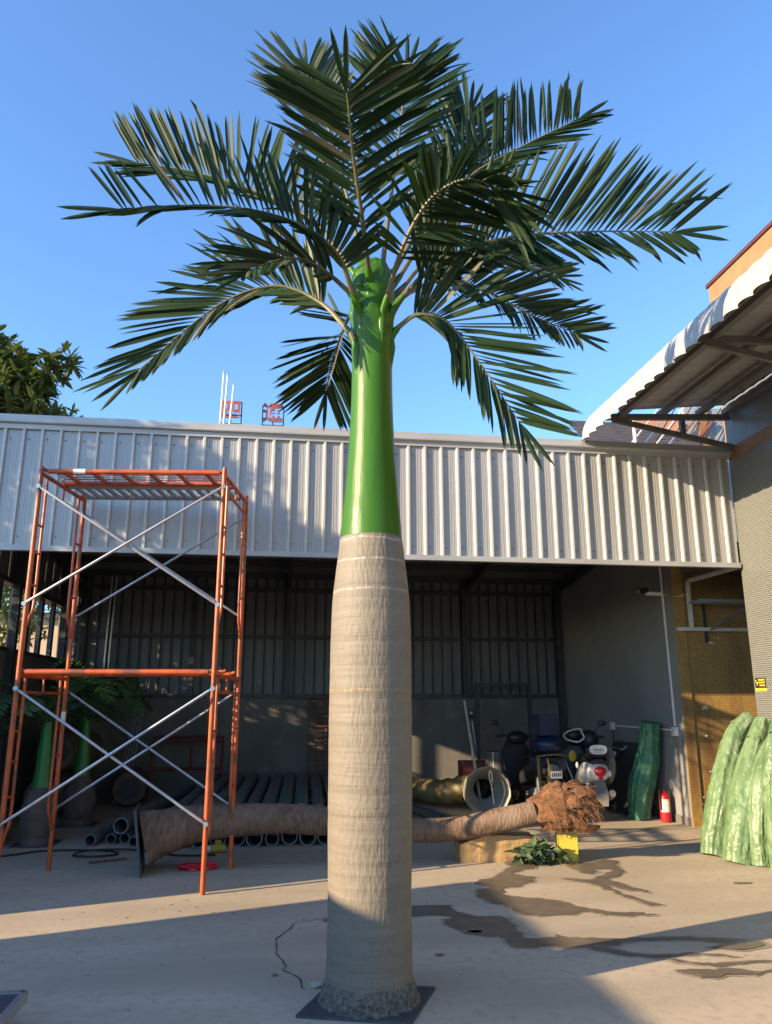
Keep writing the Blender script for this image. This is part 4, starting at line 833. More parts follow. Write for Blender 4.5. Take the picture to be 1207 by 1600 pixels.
mb = MB(); mb.add([(2.80, 7.884, .302), (2.935, 7.830, .272), (2.92, 7.824, .25), (2.87, 7.845, .215), (2.83, 7.862, .235)], [(0, 1, 2, 3, 4)]); obj('folded_flap', mb, M['yellow'], tn)
for p, h in ((a, .312), (b, .272), (c, .302), (d, .332)):
    mb = MB(); mb.cyl((*p, .003), (*p, h), .006, 6); obj('tin_seam', mb, M['tin'], tn)
lp = thing('leaf_pile', 'heap of cut dark green leaves beside the yellow tin', 'leaf pile', (2.6, 7.85, 0))
rl = random.Random(9); lm = []
for i_ in range(3):
    q = bpy.data.meshes.new('cut_leaf'); vs, fs = leaf_mesh(.12, .045, (.1, .3, .5)[i_]); q.from_pydata(vs, [], fs); q.materials.append(M['leaf_dark']); lm.append(q)
for k in range(280):
    u = rl.gauss(0, .42); v = rl.gauss(0, .4); h = max(0, 1 - .5 * (u * u + v * v)) * .16
    if abs(u) > 1.15 or abs(v) > 1.1: continue
    p = Vector((2.535 + u * .21, 7.80 + v * .12, .012 + rl.uniform(.1, 1) * h)); d = Vector((rl.gauss(0, 1), rl.gauss(0, 1), rl.uniform(-.2, .7)))
    o = bpy.data.objects.new('cut_leaf', lm[k % 3]); COL.objects.link(o); o.parent = lp; o.matrix_basis = Matrix.Translation(p - wo(lp)) @ rot_to(d, rl.uniform(-1, 1)).to_4x4() @ Matrix.Scale(rl.uniform(.7, 1.3), 4)
# galvanised pipes, three layers
def pipe(p, q, r, lab, grp):
    t = thing('steel_pipe', lab, 'pipe', p, grp); p = Vector(p); q = Vector(q); d = (q - p).normalized(); ri = r * .86
    mb = MB(); u = Vector((0, 0, 1)); w = d.cross(u).normalized(); u = w.cross(d); sg = 18; vs = []
    for c, rr_ in ((q, r), (p, r), (p, ri), (p + d * .6, ri)):
        for j in range(sg): a = 2 * math.pi * j / sg; vs.append(c + u * math.cos(a) * rr_ + w * math.sin(a) * rr_)
    mb.add(vs, [(i * sg + j, (i + 1) * sg + j, (i + 1) * sg + (j + 1) % sg, i * sg + (j + 1) % sg) for i in range(3) for j in range(sg)] + [tuple(3 * sg + j for j in range(sg)), tuple(range(sg))], 0)
    obj('tube', mb, M['pipe'], t, smooth=True)
    return t
ORD = 'first second third fourth fifth sixth seventh eighth ninth tenth eleventh twelfth'.split()
GP = 'galvanised pipes stacked on the shed floor'
for (x, y, r) in ((-2.0, 9.33, .063),): pipe((x, y, r + .001), (x + .35, 13.2, r + .001), r, 'lone thin grey pipe, leftmost on the shed floor', None)
for (x, y, r, z) in ((-1.80, 9.42, .056, 0), (-1.66, 9.46, .055, 0), (-1.53, 9.25, .053, 0), (-1.42, 9.23, .053, 0)):
    pipe((x, y, r + .001), (x + .30, 13.3, r + .001), r, {-1.80: 'first', -1.66: 'second', -1.53: 'third', -1.42: 'fourth'}[x] + ' from left of the thin floor pipes beside the lying trunk plate', 'thin pipes at the left of the pile')
pipe((-1.70, 9.40, .195), (-1.36, 13.25, .195), .085, 'wide grey pipe lying on top of the thin pipes by the trunk plate', None)
xs_ = [-1.18, -1.0, -.82, -.62, -.41, -.23, -.04, .15, .345, .54, .73, .92]
for i, x in enumerate(xs_):
    r = .09 if i not in (4, 6) else .075; pipe((x, 9.08 + .05 * math.sin(i * 2.1), r + .001), (x * 1.02 + .12, 13.45, r + .001), r, ORD[i] + ' from left of the bottom row of pipe ends under the lying trunk', GP + ', bottom row')
for i, x in enumerate([-1.1, -.91, -.71, -.5, -.3, -.11, .08, .27, .47, .67, .87]):
    r = .088 if i % 4 else .079; pipe((x, 9.16 + .04 * math.cos(i * 1.7), .252 + r), (x * 1.02 + .12, 13.4 - .1 * (i % 3), .252 + r), r, ORD[i] + ' from left of the upper row of pipes behind the lying trunk', GP + ', upper row')
for y in (9.5, 11.4, 13.0):
    s = thing('timber_spacer', {9.5: 'front timber spacer between the two rows of pipes', 11.4: 'middle timber spacer between the two rows of pipes', 13.0: 'back timber spacer between the two rows of pipes'}[y], 'timber', (0, y, .18)); mb = MB(); mb.span((-1.25, y - .05, .183), (1.15, y + .05, .250)); obj('beam', mb, M['wood'], s)
for i in range(6):
    x = 1.25 + i * .14; p = thing('steel_bar', ORD[i] + ' from left of the dark flat bars lying beneath the yellow resin tube', 'bar', (x, 9.6, 0), 'dark bars beneath the resin tube')
    mb = MB(); mb.bar((x + .55, 9.2 + .05 * i, .03 + .012 * (i % 2)), (x, 12.6, .03 + .012 * (i % 2)), .07, .045); obj('bar', mb, M['pipe'], p)
# hollow fibreglass trunk
ft = thing('hollow_trunk_shell', 'pale hollow fibreglass trunk shell with its flared ragged mouth facing out', 'trunk shell', (2.88, 11, 0))
A = Vector((2.87, 10.95, .335)); B = Vector((2.25, 13.2, .24)); d = Vector((.13, .985, -.03)).normalized(); u = Vector((0, 0, 1)); w = d.cross(u).normalized(); u = w.cross(d)
def shell(prof, m, nm, rag=.0):
    mb = MB(); sg = 28; vs = []
    for i, (s, r) in enumerate(prof):
        for j in range(sg):
            a = 2 * math.pi * j / sg; k = 1 + .05 * noise.noise(Vector((math.cos(a) * 2, math.sin(a) * 2, s * 3))) + rag * (1 if abs(s) < .05 else .2) * noise.noise(Vector((math.cos(a) * 4, math.sin(a) * 4, i * .3)))
            vs.append(A + d * (s + (.04 * noise.noise(Vector((math.cos(a) * 3, math.sin(a) * 3, 5))) if abs(s) < .05 else 0)) + (u * math.cos(a) + w * math.sin(a)) * r * k)
    mb.add(vs, [(i * sg + j, i * sg + (j + 1) % sg, (i + 1) * sg + (j + 1) % sg, (i + 1) * sg + j) for i in range(len(prof) - 1) for j in range(sg)]); return obj(nm, mb, m, ft, smooth=True)
shell([(.5, .135), (.42, .18), (.3, .225), (.12, .27), (.01, .292), (-.02, .300), (-.035, .312), (-.02, .326), (.01, .330), (.1, .315), (.25, .285), (.42, .245), (.60, .215)], M['fibreglass'], 'flared_mouth', .035)
shell([(1.0, .002), (1.0, .12), (.5, .135), (.46, .134)], M['pipe_in'], 'inner_bore')
mb = MB(); E0 = A + d * .585; pt_ = catmull([E0, E0 + Vector((-.12, .35, -.03)), (2.45, 12.1, .215), (1.85, 13.2, .20)], 60)
mb.tube(pt_, [.205 + .012 * math.sin(i * .75) - .0006 * i for i in range(61)], 24, caps=False); obj('yellow_tube', mb, M['fibre_yellow'], ft, smooth=True)
for (p, q_, r, lab) in (((2.93, 11.5, .45), (2.80, 11.9, 1.55), .022, 'pale wooden pole leaning behind the hollow trunk mouth'), ((3.12, 11.4, .45), (3.10, 11.45, .82), .012, 'short bright rod standing beside the hollow trunk mouth'),):
    s = thing('stick', lab, 'stick', p); mb = MB(); mb.cyl((p[0], p[1], 0.001), q_, r, 8); obj('shaft', mb, M['wood'], s, smooth=True)
s = thing('wire_hook', 'thin bent wire hooked over the rim of the hollow trunk mouth', 'wire', (2.95, 10.85, .5)); mb = MB(); mb.tube(catmull([(2.90, 10.84, .36), (2.91, 10.82, .52), (2.885, 10.80, .62), (2.865, 10.82, .55), (2.90, 10.82, .40), (2.93, 10.84, .18)], 20), .006, 6); obj('wire', mb, M['galv'], s, smooth=True)
s = thing('tool_rod', 'silver hand tool hanging on the back wall above the trunk shell', 'tool', (3.47, 13.9, 1.0)); mb = MB(); mb.cyl((3.42, 13.98, 1.2), (3.50, 13.97, .62), .014, 8); obj('rod', mb, M['galv'], s, smooth=True); mb = MB(); mb.box((3.40, 13.975, 1.32), (.10, .05, .14)); obj('bracket', mb, M['black'], s); mb = MB(); mb.box((3.4, 13.945, 1.345), (.05, .01, .05)); obj('plate', mb, M['white_plastic'], s)
# things along the back wall
lt = thing('lattice_rack', 'rusty lattice panel leaning on the back wall beside the palm trunk', 'lattice', (.75, 13.85, 0))
for x in (.50, .64, .80, .95): mb = MB(); mb.bar((x, 13.80, .002), (x, 13.95, 1.66), .025, .02); obj('upright', mb, M['rust_lattice'], lt)
for i in range(18): z = .25 + i * .08; mb = MB(); mb.bar((.49, 13.775 + z * .09, z), (.96, 13.775 + z * .09, z), .018, .02); obj('cross_slat', mb, M['rust_lattice'], lt)
rf_ = thing('spare_frame', 'dark red spare scaffold frame standing by the back wall behind the pipes', 'frame', (-1.5, 13.5, 0))
for a, b, r in (((-2.05, 13.35, .002), (-2.02, 13.55, .98), .026), ((-.92, 13.4, .002), (-.92, 13.6, .98), .026), ((-2.02, 13.55, .97), (-.92, 13.6, .97), .026), ((-2.0, 13.54, .9), (-.94, 13.585, .9), .018), ((-2.03, 13.45, .48), (-.92, 13.48, .48), .022), ((-1.42, 13.47, .5), (-1.42, 13.55, .9), .02)):
    mb = MB(); mb.cyl(a, b, r, 8); obj('tube', mb, M['red_frame'], rf_, smooth=True)
sf = thing('portal_frame', 'tall dark steel portal frame leaning on the back wall behind the trunk shell', 'frame', (3.9, 13.5, 0))
for a, b in (((3.38, 13.45, .002), (3.44, 13.6, 1.86)), ((4.33, 13.45, .002), (4.38, 13.6, 1.86)), ((3.44, 13.6, 1.83), (4.38, 13.6, 1.83))):
    mb = MB(); mb.bar(a, b, .06, .06); obj('steel_tube', mb, M['steel_dark'], sf)
bxs = thing('dark_crate', 'dark slatted crate standing behind the trunk shell', 'crate', (3.1, 12.6, 0))
mb = MB(); mb.span((2.88, 12.4, .002), (3.32, 12.8, .62)); obj('crate_body', mb, M['red_frame'], bxs); mb = MB(); mb.span((2.90, 12.385, .30), (3.30, 12.399, .36)); obj('crate_slat', mb, M['steel_dark'], bxs)
gb = thing('grey_bucket', 'grey plastic drum behind the trunk shell mouth', 'drum', (3.42, 12.5, 0)); mb = MB(); mb.lathe((3.38, 12.3, 0), [(.002, .15), (.4, .165), (.72, .165), (.74, .172), (.78, .172)], 20); obj('drum', mb, M['wall_cement'], gb, smooth=True)

# small palms and stored trunks at the left, inside
def small_palm(x, y, bulb, hg, seed, label, fan=False):
    t = thing('small_palm', label, 'small palm', (x, y, 0)); rq = random.Random(seed)
    mb = MB(); mb.lathe((x, y, 0), [(.012, bulb * .9), (.08, bulb * .75), (.2, bulb * .95), (.34, bulb), (.48, bulb * .8), (.60, bulb * .5)], 20, jit=lambda i, a, z: 1 + .04 * noise.noise(Vector((math.cos(a) * 3, math.sin(a) * 3, z * 9)))); obj('trunk', mb, M['pot_brown'], t, smooth=True)
    mb = MB(); mb.span((x - bulb * 1.1, y - bulb * 1.1, .001), (x + bulb * 1.1, y + bulb * 1.1, .013)); obj('base_plate', mb, M['plate'], t)
    mb = MB(); mb.lathe((x, y, 0), [(.60, bulb * .52), (.8, bulb * .42), (hg - .1, .06), (hg, .05)], 16); obj('crownshaft', mb, M['small_green'], t, smooth=True)
    for k in range(9):
        a = 2 * math.pi * k / 9 + rq.uniform(-.3, .3); out = Vector((math.cos(a), math.sin(a), 0)); el = rq.uniform(.25, 1.0); L = rq.uniform(.75, 1.05)
        if x + out.x * L < -3.4: L *= .7; el = max(el, .8)
        P = catmull([(x, y, hg - .05), Vector((x, y, hg)) + out * L * .35 + Vector((0, 0, L * .45 * el)), Vector((x, y, hg)) + out * L * .75 + Vector((0, 0, L * .5 * el)), Vector((x, y, hg)) + out * L + Vector((0, 0, L * (.5 * el - .22)))], 24)
        mb = MB(); mb.tube(P, [.012 - .009 * i / 24 for i in range(25)], 5); f = obj('frond', mb, M['small_leaf'], t); lv = MB()
        for i in range(4, 25):
            T = (P[i] - P[i - 1]).normalized(); S = T.cross(Vector((0, 0, 1))).normalized()
            for sd_ in (-1, 1):
                dd = T * .55 + S * sd_ * .8 + Vector((0, 0, rq.uniform(-.15, .3))); vs, fs = leaflet(P[i], dd, T, .26 * math.sin(math.pi * (.2 + .7 * i / 25)) * rq.uniform(.85, 1.1), .03, .3, None); lv.add(vs, fs)
        o = obj('leaflets', lv, M['small_leaf'], f); o['kind'] = 'stuff'
    return t
small_palm(-2.62, 9.55, .20, 1.30, 1, 'small palm with a brown bulb trunk and green shaft behind the front scaffold leg')
small_palm(-2.52, 10.95, .21, 1.30, 2, 'small bulb-trunk palm farther back, beside the side wall of the shed')
small_palm(-2.95, 12.6, .2, 1.62, 3, 'taller small palm at the back corner by the barred opening')
def stored(x, y, z, dx, dy, r, label, L=1.5):
    t = thing('stored_trunk', label, 'palm trunk', (x, y, 0)); a = Vector((x, y, z)); b = a + Vector((dx, dy, 0)).normalized() * L
    mb = MB(); mb.tube(catmull([a, a.lerp(b, .3), a.lerp(b, .7), b], 24), [r * (.9 + .14 * math.sin(i / 24 * 3.1)) for i in range(25)], 22, jit=lambda i, j, p: 1 + .04 * noise.noise(p * 7)); obj('trunk', mb, M['pot_brown'], t, smooth=True)
    mb = MB(); e = (a - b).normalized(); mb.tube([a + e * .003, a + e * .02], r * .6, 18); obj('dark_core', mb, M['pipe_in'], t)
stored(-2.2, 12.6, .27, -.15, 1, .26, 'brown stored trunk lying by the back corner behind the small palms', 1.25)
stored(-3.05, 11.3, .30, -.1, 1, .29, 'thick brown stored trunk lying along the side wall on the floor')
stored(-3.0, 11.4, .86, .05, 1, .27, 'brown stored trunk stacked on top of another along the side wall')
stored(-3.08, 9.25, .2, -.2, 1, .19, 'short brown stored trunk nearest the scaffold foot at the left edge', .9)
lr = thing('leaning_rods', 'bundle of thin steel rods leaning against the back wall near the corner', 'rods', (-2.45, 13.3, 0))
for k in range(4): mb = MB(); mb.cyl((-2.52 + .06 * k, 13.2, .002), (-2.36 + .045 * k, 13.97, 1.85 + .04 * k), .010, 6); obj('rod', mb, M['galv'], lr)
gc = thing('galvanised_conduit', 'vertical galvanised conduit pair in the back left corner', 'conduit', (-2.95, 13.9, 1.6))
for k in range(2): mb = MB(); mb.cyl((-3.0 + .07 * k, 13.9, 1.6), (-2.98 + .07 * k, 13.9, 3.7), .018, 8); obj('tube', mb, M['galv'], gc)
hs = thing('black_hose', 'black hose looping over the floor before the small palms', 'hose', (-2, 8.9, 0)); mb = MB()
mb.tube(catmull([(-3.4, 8.66, .011), (-2.75, 8.82, .011), (-2.45, 9.05, .011), (-2.07, 9.07, .011), (-1.72, 8.98, .011), (-1.60, 8.78, .012), (-1.80, 8.62, .022), (-2.02, 8.72, .022), (-1.9, 8.92, .03), (-1.5, 8.98, .02), (-1.2, 8.82, .011), (-.95, 8.62, .011), (-.6, 8.6, .011)], 120), .010, 6); obj('hose', mb, M['cable'], hs, smooth=True)
mb = MB(); mb.bar((-1.78, 8.35, .012), (-1.46, 8.52, .012), .02, .02); tag(obj('rusty_rod', mb, M['rust_lattice']), 'short rusty rod lying on the floor below the hose loop', 'rod')
rb_ = thing('red_bag', 'crumpled red plastic bag on the floor behind the scaffold leg', 'plastic bag', (-.72, 8.0, 0)); mb = MB(); mb.ell((-.72, 7.98, .02), (.17, .10, .035), 26, 10, jit=lambda p: 1 + .5 * noise.noise(p * 3.2) + .25 * noise.noise(p * 9)); mb.v = [(x, y, max(.002, z)) for x, y, z in mb.v]; obj('film', mb, M['red_bag'], rb_)
yc = thing('yellow_coupling', 'yellow plastic coupling with a white ring on the floor before the pipe ends', 'coupling', (-.62, 8.75, 0))
mb = MB(); mb.cyl((-.66, 8.75, .045), (-.52, 8.78, .045), .042, 12); obj('body', mb, M['yellow'], yc, smooth=True); mb = MB(); mb.cyl((-.72, 8.74, .045), (-.665, 8.75, .045), .036, 12); obj('ring', mb, M['white_plastic'], yc, smooth=True); mb = MB(); mb.bar((-.59, 8.77, .086), (-.59, 8.765, .125), .07, .03); obj('lever', mb, M['yellow'], yc)
for (x, y, s, lab) in ((.25, 4.72, .042, 'small tan stone beside the palm base plate'), (.38, 6.03, .034, 'small brown chip on the floor left of the palm trunk'), (.02, 4.93, .02, 'tiny dark chip at the foot of the floor crack')):
    mb = MB(); mb.ell((x, y, s * .3), (s, s * .6, s * .35), 10, 6, jit=lambda p: 1 + .35 * noise.noise(p * 2 + Vector((s * 90, 0, 0)))); tag(obj('stone', mb, M['debris'] if s < .04 else M['wood']), lab, 'stone')
dl = MB(); rr2 = random.Random(3)
for k in range(170):
    x, y = rr2.uniform(-3, 4.6), rr2.uniform(4.4, 8.0); s = rr2.uniform(.002, .006); dl.ell((x, y, s * .3), (s * 1.5, s, s * .5), 6, 4)
for k in range(14): x, y = -.5 + rr2.gauss(0, .3), 6.55 + rr2.gauss(0, .12); s = rr2.uniform(.004, .010); dl.ell((x, y, s * .3), (s * 1.8, s, s * .4), 6, 4)
tag(obj('yard_litter', dl, M['debris']), kind='stuff')
tr = thing('trolley_bed', 'corner of a dark flat trolley with a steel edge at the bottom left', 'trolley', (-1.5, 4.3, 0))
mb = MB(); mb.span((-2.3, 3.6, .10), (-1.20, 4.40, .135)); obj('deck', mb, M['board'], tr)
for a, b in (((-1.19, 3.6, .118), (-1.19, 4.415, .118)), ((-2.3, 4.41, .118), (-1.19, 4.41, .118))): mb = MB(); mb.bar(a, b, .03, .05); obj('edge_rail', mb, M['galv'], tr)
for x, y in ((-1.35, 4.25), (-2.1, 4.25), (-1.35, 3.75), (-2.1, 3.75)): mb = MB(); mb.cyl((x - .02, y, .05), (x + .02, y, .05), .048, 14); obj('wheel', mb, M['rubber'], tr, smooth=True)

# ================================================================== GREEN WRAPPED BUNDLES
def bundle(pts, rads, label, m='wrap', seed=0, grp=None, collar=True, tilt=0):
    t = thing('wrapped_bundle', label, 'wrapped bundle', (pts[0][0], pts[0][1], 0), grp)
    P = catmull(pts, 90); rr_ = lerp_list(rads, 90); mb = MB()
    def j_(i, j, p):
        a = 2 * math.pi * j / 56; ca, sa = math.cos(a), math.sin(a); t_ = i / 90
        fold = noise.noise(Vector((ca * 2.2 + seed, sa * 2.2, t_ * 1.2 + seed))); ridge = 1 - 2.2 * abs(noise.noise(Vector((ca * 3.4 + seed * 3, sa * 3.4, t_ * 2.0 + .5 * ca)))); cross = 1 - 2.4 * abs(noise.noise(Vector((ca * 1.5, sa * 1.5 + seed, t_ * 11)))); fine = abs(noise.noise(Vector((ca * 9, sa * 9 + seed, t_ * 26))))
        return (1 + .14 * abs(ca)) * .92 + .12 * fold + .10 * max(0, ridge) + .04 * max(0, cross) - .04 * max(0, .2 - fine) / .2
    mb.tube(P, rr_, 56, jit=j_, hint=(0, 1, 0)); mb.v = [(x, y, max(.002, z)) for x, y, z in mb.v]
    obj('wrapped_body', mb, M[m], t, smooth=True)
    if collar:
        mb = MB(); sgn = 22; vs = []; n_ = 7; e = P[-1]; d = (P[-1] - P[-6]).normalized(); u = d.orthogonal().normalized(); w = d.cross(u)
        for i in range(n_):
            s = i / (n_ - 1)
            for j in range(sgn):
                a = 2 * math.pi * j / sgn; k = rr_[-8] * (1.03 + .24 * s) * (1 + .22 * noise.noise(Vector((math.cos(a) * 2.3, math.sin(a) * 2.3, s + seed))) + .12 * noise.noise(Vector((math.cos(a) * 6, math.sin(a) * 6, s * 2 + seed))))
                vs.append(P[-14] + d * (.19 - .22 * s + .06 * noise.noise(Vector((math.cos(a) * 3, math.sin(a) * 3, seed + 3)))) + (u * math.cos(a) + w * math.sin(a)) * k * (.75 if i == 0 else 1))
        mb.add(vs, [(i * sgn + j, i * sgn + (j + 1) % sgn, (i + 1) * sgn + (j + 1) % sgn, (i + 1) * sgn + j) for i in range(n_ - 1) for j in range(sgn)] + [tuple(range(sgn))]); obj('folded_top', mb, M[m], t, smooth=True)
    return t
bundle([(4.42, 7.94, .0), (4.50, 7.98, .25), (4.66, 8.05, .62), (4.83, 8.14, .97), (4.96, 8.18, 1.20), (5.14, 8.2, 1.36)], [.11, .125, .14, .125, .095, .07], 'green film bundle leaning farthest back, with a dark folded gap at its top', seed=1)
bundle([(4.46, 7.58, .0), (4.54, 7.6, .3), (4.68, 7.68, .65), (4.86, 7.76, 1.0), (5.06, 7.84, 1.34)], [.125, .135, .135, .11, .07], 'pale green film bundle second from the recess, leaning on the mosaic wall', seed=2, collar=True)
bundle([(4.62, 7.44, .0), (4.65, 7.46, .3), (4.74, 7.5, .7), (4.90, 7.55, 1.0), (5.06, 7.6, 1.22)], [.095, .105, .11, .09, .06], 'slim green film bundle squeezed between two wider ones', seed=3, collar=False)
b4 = bundle([(4.66, 7.12, .0), (4.68, 7.14, .4), (4.74, 7.18, .8), (4.83, 7.24, 1.1), (4.95, 7.3, 1.33)], [.12, .13, .135, .12, .09], 'green film bundle nearest the camera with a folded collar and red mark', seed=4)
bundle([(4.95, 6.80, .0), (4.97, 6.82, .4), (5.01, 6.86, .8), (5.06, 6.9, 1.1), (5.12, 6.95, 1.25)], [.13, .145, .15, .14, .11], 'green film bundle at the end of the row, cut by the right picture edge', seed=6)
mb = MB(); mb.ell((4.672, 7.12, 1.02), (.012, .012, .05), 10, 6); obj('red_mark', mb, M['red'], b4)
bundle([(4.84, 10.50, .0), (4.86, 10.5, .2), (4.92, 10.48, .5), (5.0, 10.44, .8), (5.02, 10.40, 1.02), (5.03, 10.36, 1.26)], [.125, .14, .165, .15, .13, .125], 'deep green film bundle leaning on the grey wall inside the shed', m='wrap_dark', seed=8, collar=False)

# ================================================================== WALL FITTINGS
fe = thing('fire_extinguisher', 'red fire extinguisher standing at the foot of the grey wall', 'fire extinguisher', (5.07, 10.2, 0))
mb = MB(); mb.lathe((5.07, 10.2, 0), [(.002, .06), (.012, .072), (.30, .073), (.345, .062), (.372, .03), (.395, .022)], 24); obj('cylinder', mb, M['red'], fe, smooth=True)
mb = MB(); mb.cyl((5.07, 10.2, .396), (5.07, 10.2, .425), .018, 10); mb.bar((5.05, 10.2, .43), (5.13, 10.17, .455), .014, .012); mb.bar((5.05, 10.2, .415), (5.12, 10.17, .418), .014, .010); obj('valve', mb, M['black'], fe)
mb = MB(); mb.tube(catmull([(5.05, 10.19, .41), (4.99, 10.17, .39), (4.985, 10.16, .30), (4.99, 10.16, .15)], 14), .009, 6); obj('hose', mb, M['rubber'], fe, smooth=True)
mb = MB(); vs = []
for j in range(9):
    a = R(195 + 12 * j)
    for z in (.13, .29): vs.append((5.07 + .0742 * math.cos(a), 10.2 + .0742 * math.sin(a), z))
mb.add(vs, [(2 * j, 2 * j + 2, 2 * j + 3, 2 * j + 1) for j in range(8)]); obj('label', mb, M['label'], fe)
cd = thing('electrical_conduit', 'white surface conduit run with socket boxes on the grey wall', 'conduit', (5.19, 10.5, 1.1))
for a, b in (((5.185, 9.97, 1.22), (5.185, 10.03, 3.9)), ((5.185, 9.93, 1.165), (5.185, 11.94, 1.175))): mb = MB(); mb.bar(a, b, .022, .022, up=(1, 0, 0)); obj('conduit', mb, M['white_plastic'], cd)
for y, z in ((9.97, 1.15), (11.96, 1.17)): mb = MB(); mb.span((5.155, y - .055, z - .055), (5.198, y + .055, z + .055)); bx = obj('socket_box', mb, M['white_plastic'], cd); mb = MB(); mb.span((5.150, y - .035, z - .035), (5.1545, y + .035, z + .035)); obj('face_plate', mb, M['label'], bx)
mb = MB(); mb.tube(catmull([(5.19, 11.97, 1.1), (5.19, 12.0, .8), (5.18, 12.05, .3)], 8), .007, 6); obj('drop_cable', mb, M['cable'], cd)
cc = thing('security_camera', 'black security camera on a white arm high on the grey wall', 'security camera', (5.2, 10.03, 3.0))
mb = MB(); mb.cyl((4.98, 10.05, 3.03), (4.83, 9.98, 3.0), .042, 14); obj('camera_body', mb, M['black'], cc, smooth=True); mb = MB(); mb.bar((5.19, 10.0, 2.97), (4.96, 10.05, 2.985), .05, .045); mb.bar((4.98, 10.05, 2.985), (4.96, 10.05, 3.04), .03, .03); obj('arm', mb, M['white_plastic'], cc); mb = MB(); mb.cyl((4.83, 9.98, 3.0), (4.82, 9.975, 2.998), .028, 12); obj('lens', mb, M['grey_plastic'], cc); mb = MB(); mb.tube(catmull([(5.19, 9.98, 2.96), (5.25, 9.7, 2.9), (5.4, 9.68, 2.95)], 8), .006, 6); obj('lead', mb, M['white_plastic'], cc)
bd = thing('dark_board', 'large dark board leaning on the grey wall behind the green bundle', 'board', (5.05, 11.2, 0))
mb = MB(); mb.add([(x, y, z) for (y, zt, xo) in ((10.52, .95, 0), (11.9, .95, 0)) for (x, z) in ((4.86, .002), (4.90, .002), (5.19, .95), (5.15, .95))], [(0, 1, 2, 3), (7, 6, 5, 4), (0, 4, 5, 1), (1, 5, 6, 2), (2, 6, 7, 3), (3, 7, 4, 0)]); obj('board', mb, M['board'], bd)
mb = MB(); mb.bar((4.865, 10.505, .004), (5.165, 10.505, .95), .025, .02); obj('board_edge', mb, M['white_steel'], bd)

# ================================================================== SCOOTERS
def wheel(t, c, r, w, ax=(1, 0, 0), nm='wheel'):
    ax = Vector(ax).normalized(); c = Vector(c); u = Vector((0, 0, 1)); v = ax.cross(u).normalized(); sg = 32
    def ring(prof, m, name, par):
        mb = MB(); vs = []; n_ = len(prof)
        for i, (o_, rr_) in enumerate(prof):
            for j in range(sg): a = 2 * math.pi * j / sg; vs.append(c + ax * o_ + (u * math.cos(a) + v * math.sin(a)) * rr_)
        mb.add(vs, [(i * sg + j, i * sg + (j + 1) % sg, ((i + 1) % n_) * sg + (j + 1) % sg, ((i + 1) % n_) * sg + j) for i in range(n_) for j in range(sg)]); return obj(name, mb, m, par, smooth=True)
    tyre = ring([(-w * .5, r * .72), (-w * .52, r * .86), (-w * .36, r * .97), (0, r), (w * .36, r * .97), (w * .52, r * .86), (w * .5, r * .72)], M['rubber'], nm, t)
    ring([(-w * .35, r * .60), (-w * .4, r * .74), (w * .4, r * .74), (w * .35, r * .60)], M['galv'], 'rim', tyre)
    mb = MB(); mb.cyl(c - ax * w * .6, c + ax * w * .6, r * .16, 12)
    for k in range(5): a = 2 * math.pi * k / 5; e = (u * math.cos(a) + v * math.sin(a)); mb.bar(c + e * r * .12, c + e * r * .64, w * .35, .022, up=ax)
    obj('hub', mb, M['galv'], tyre); return tyre
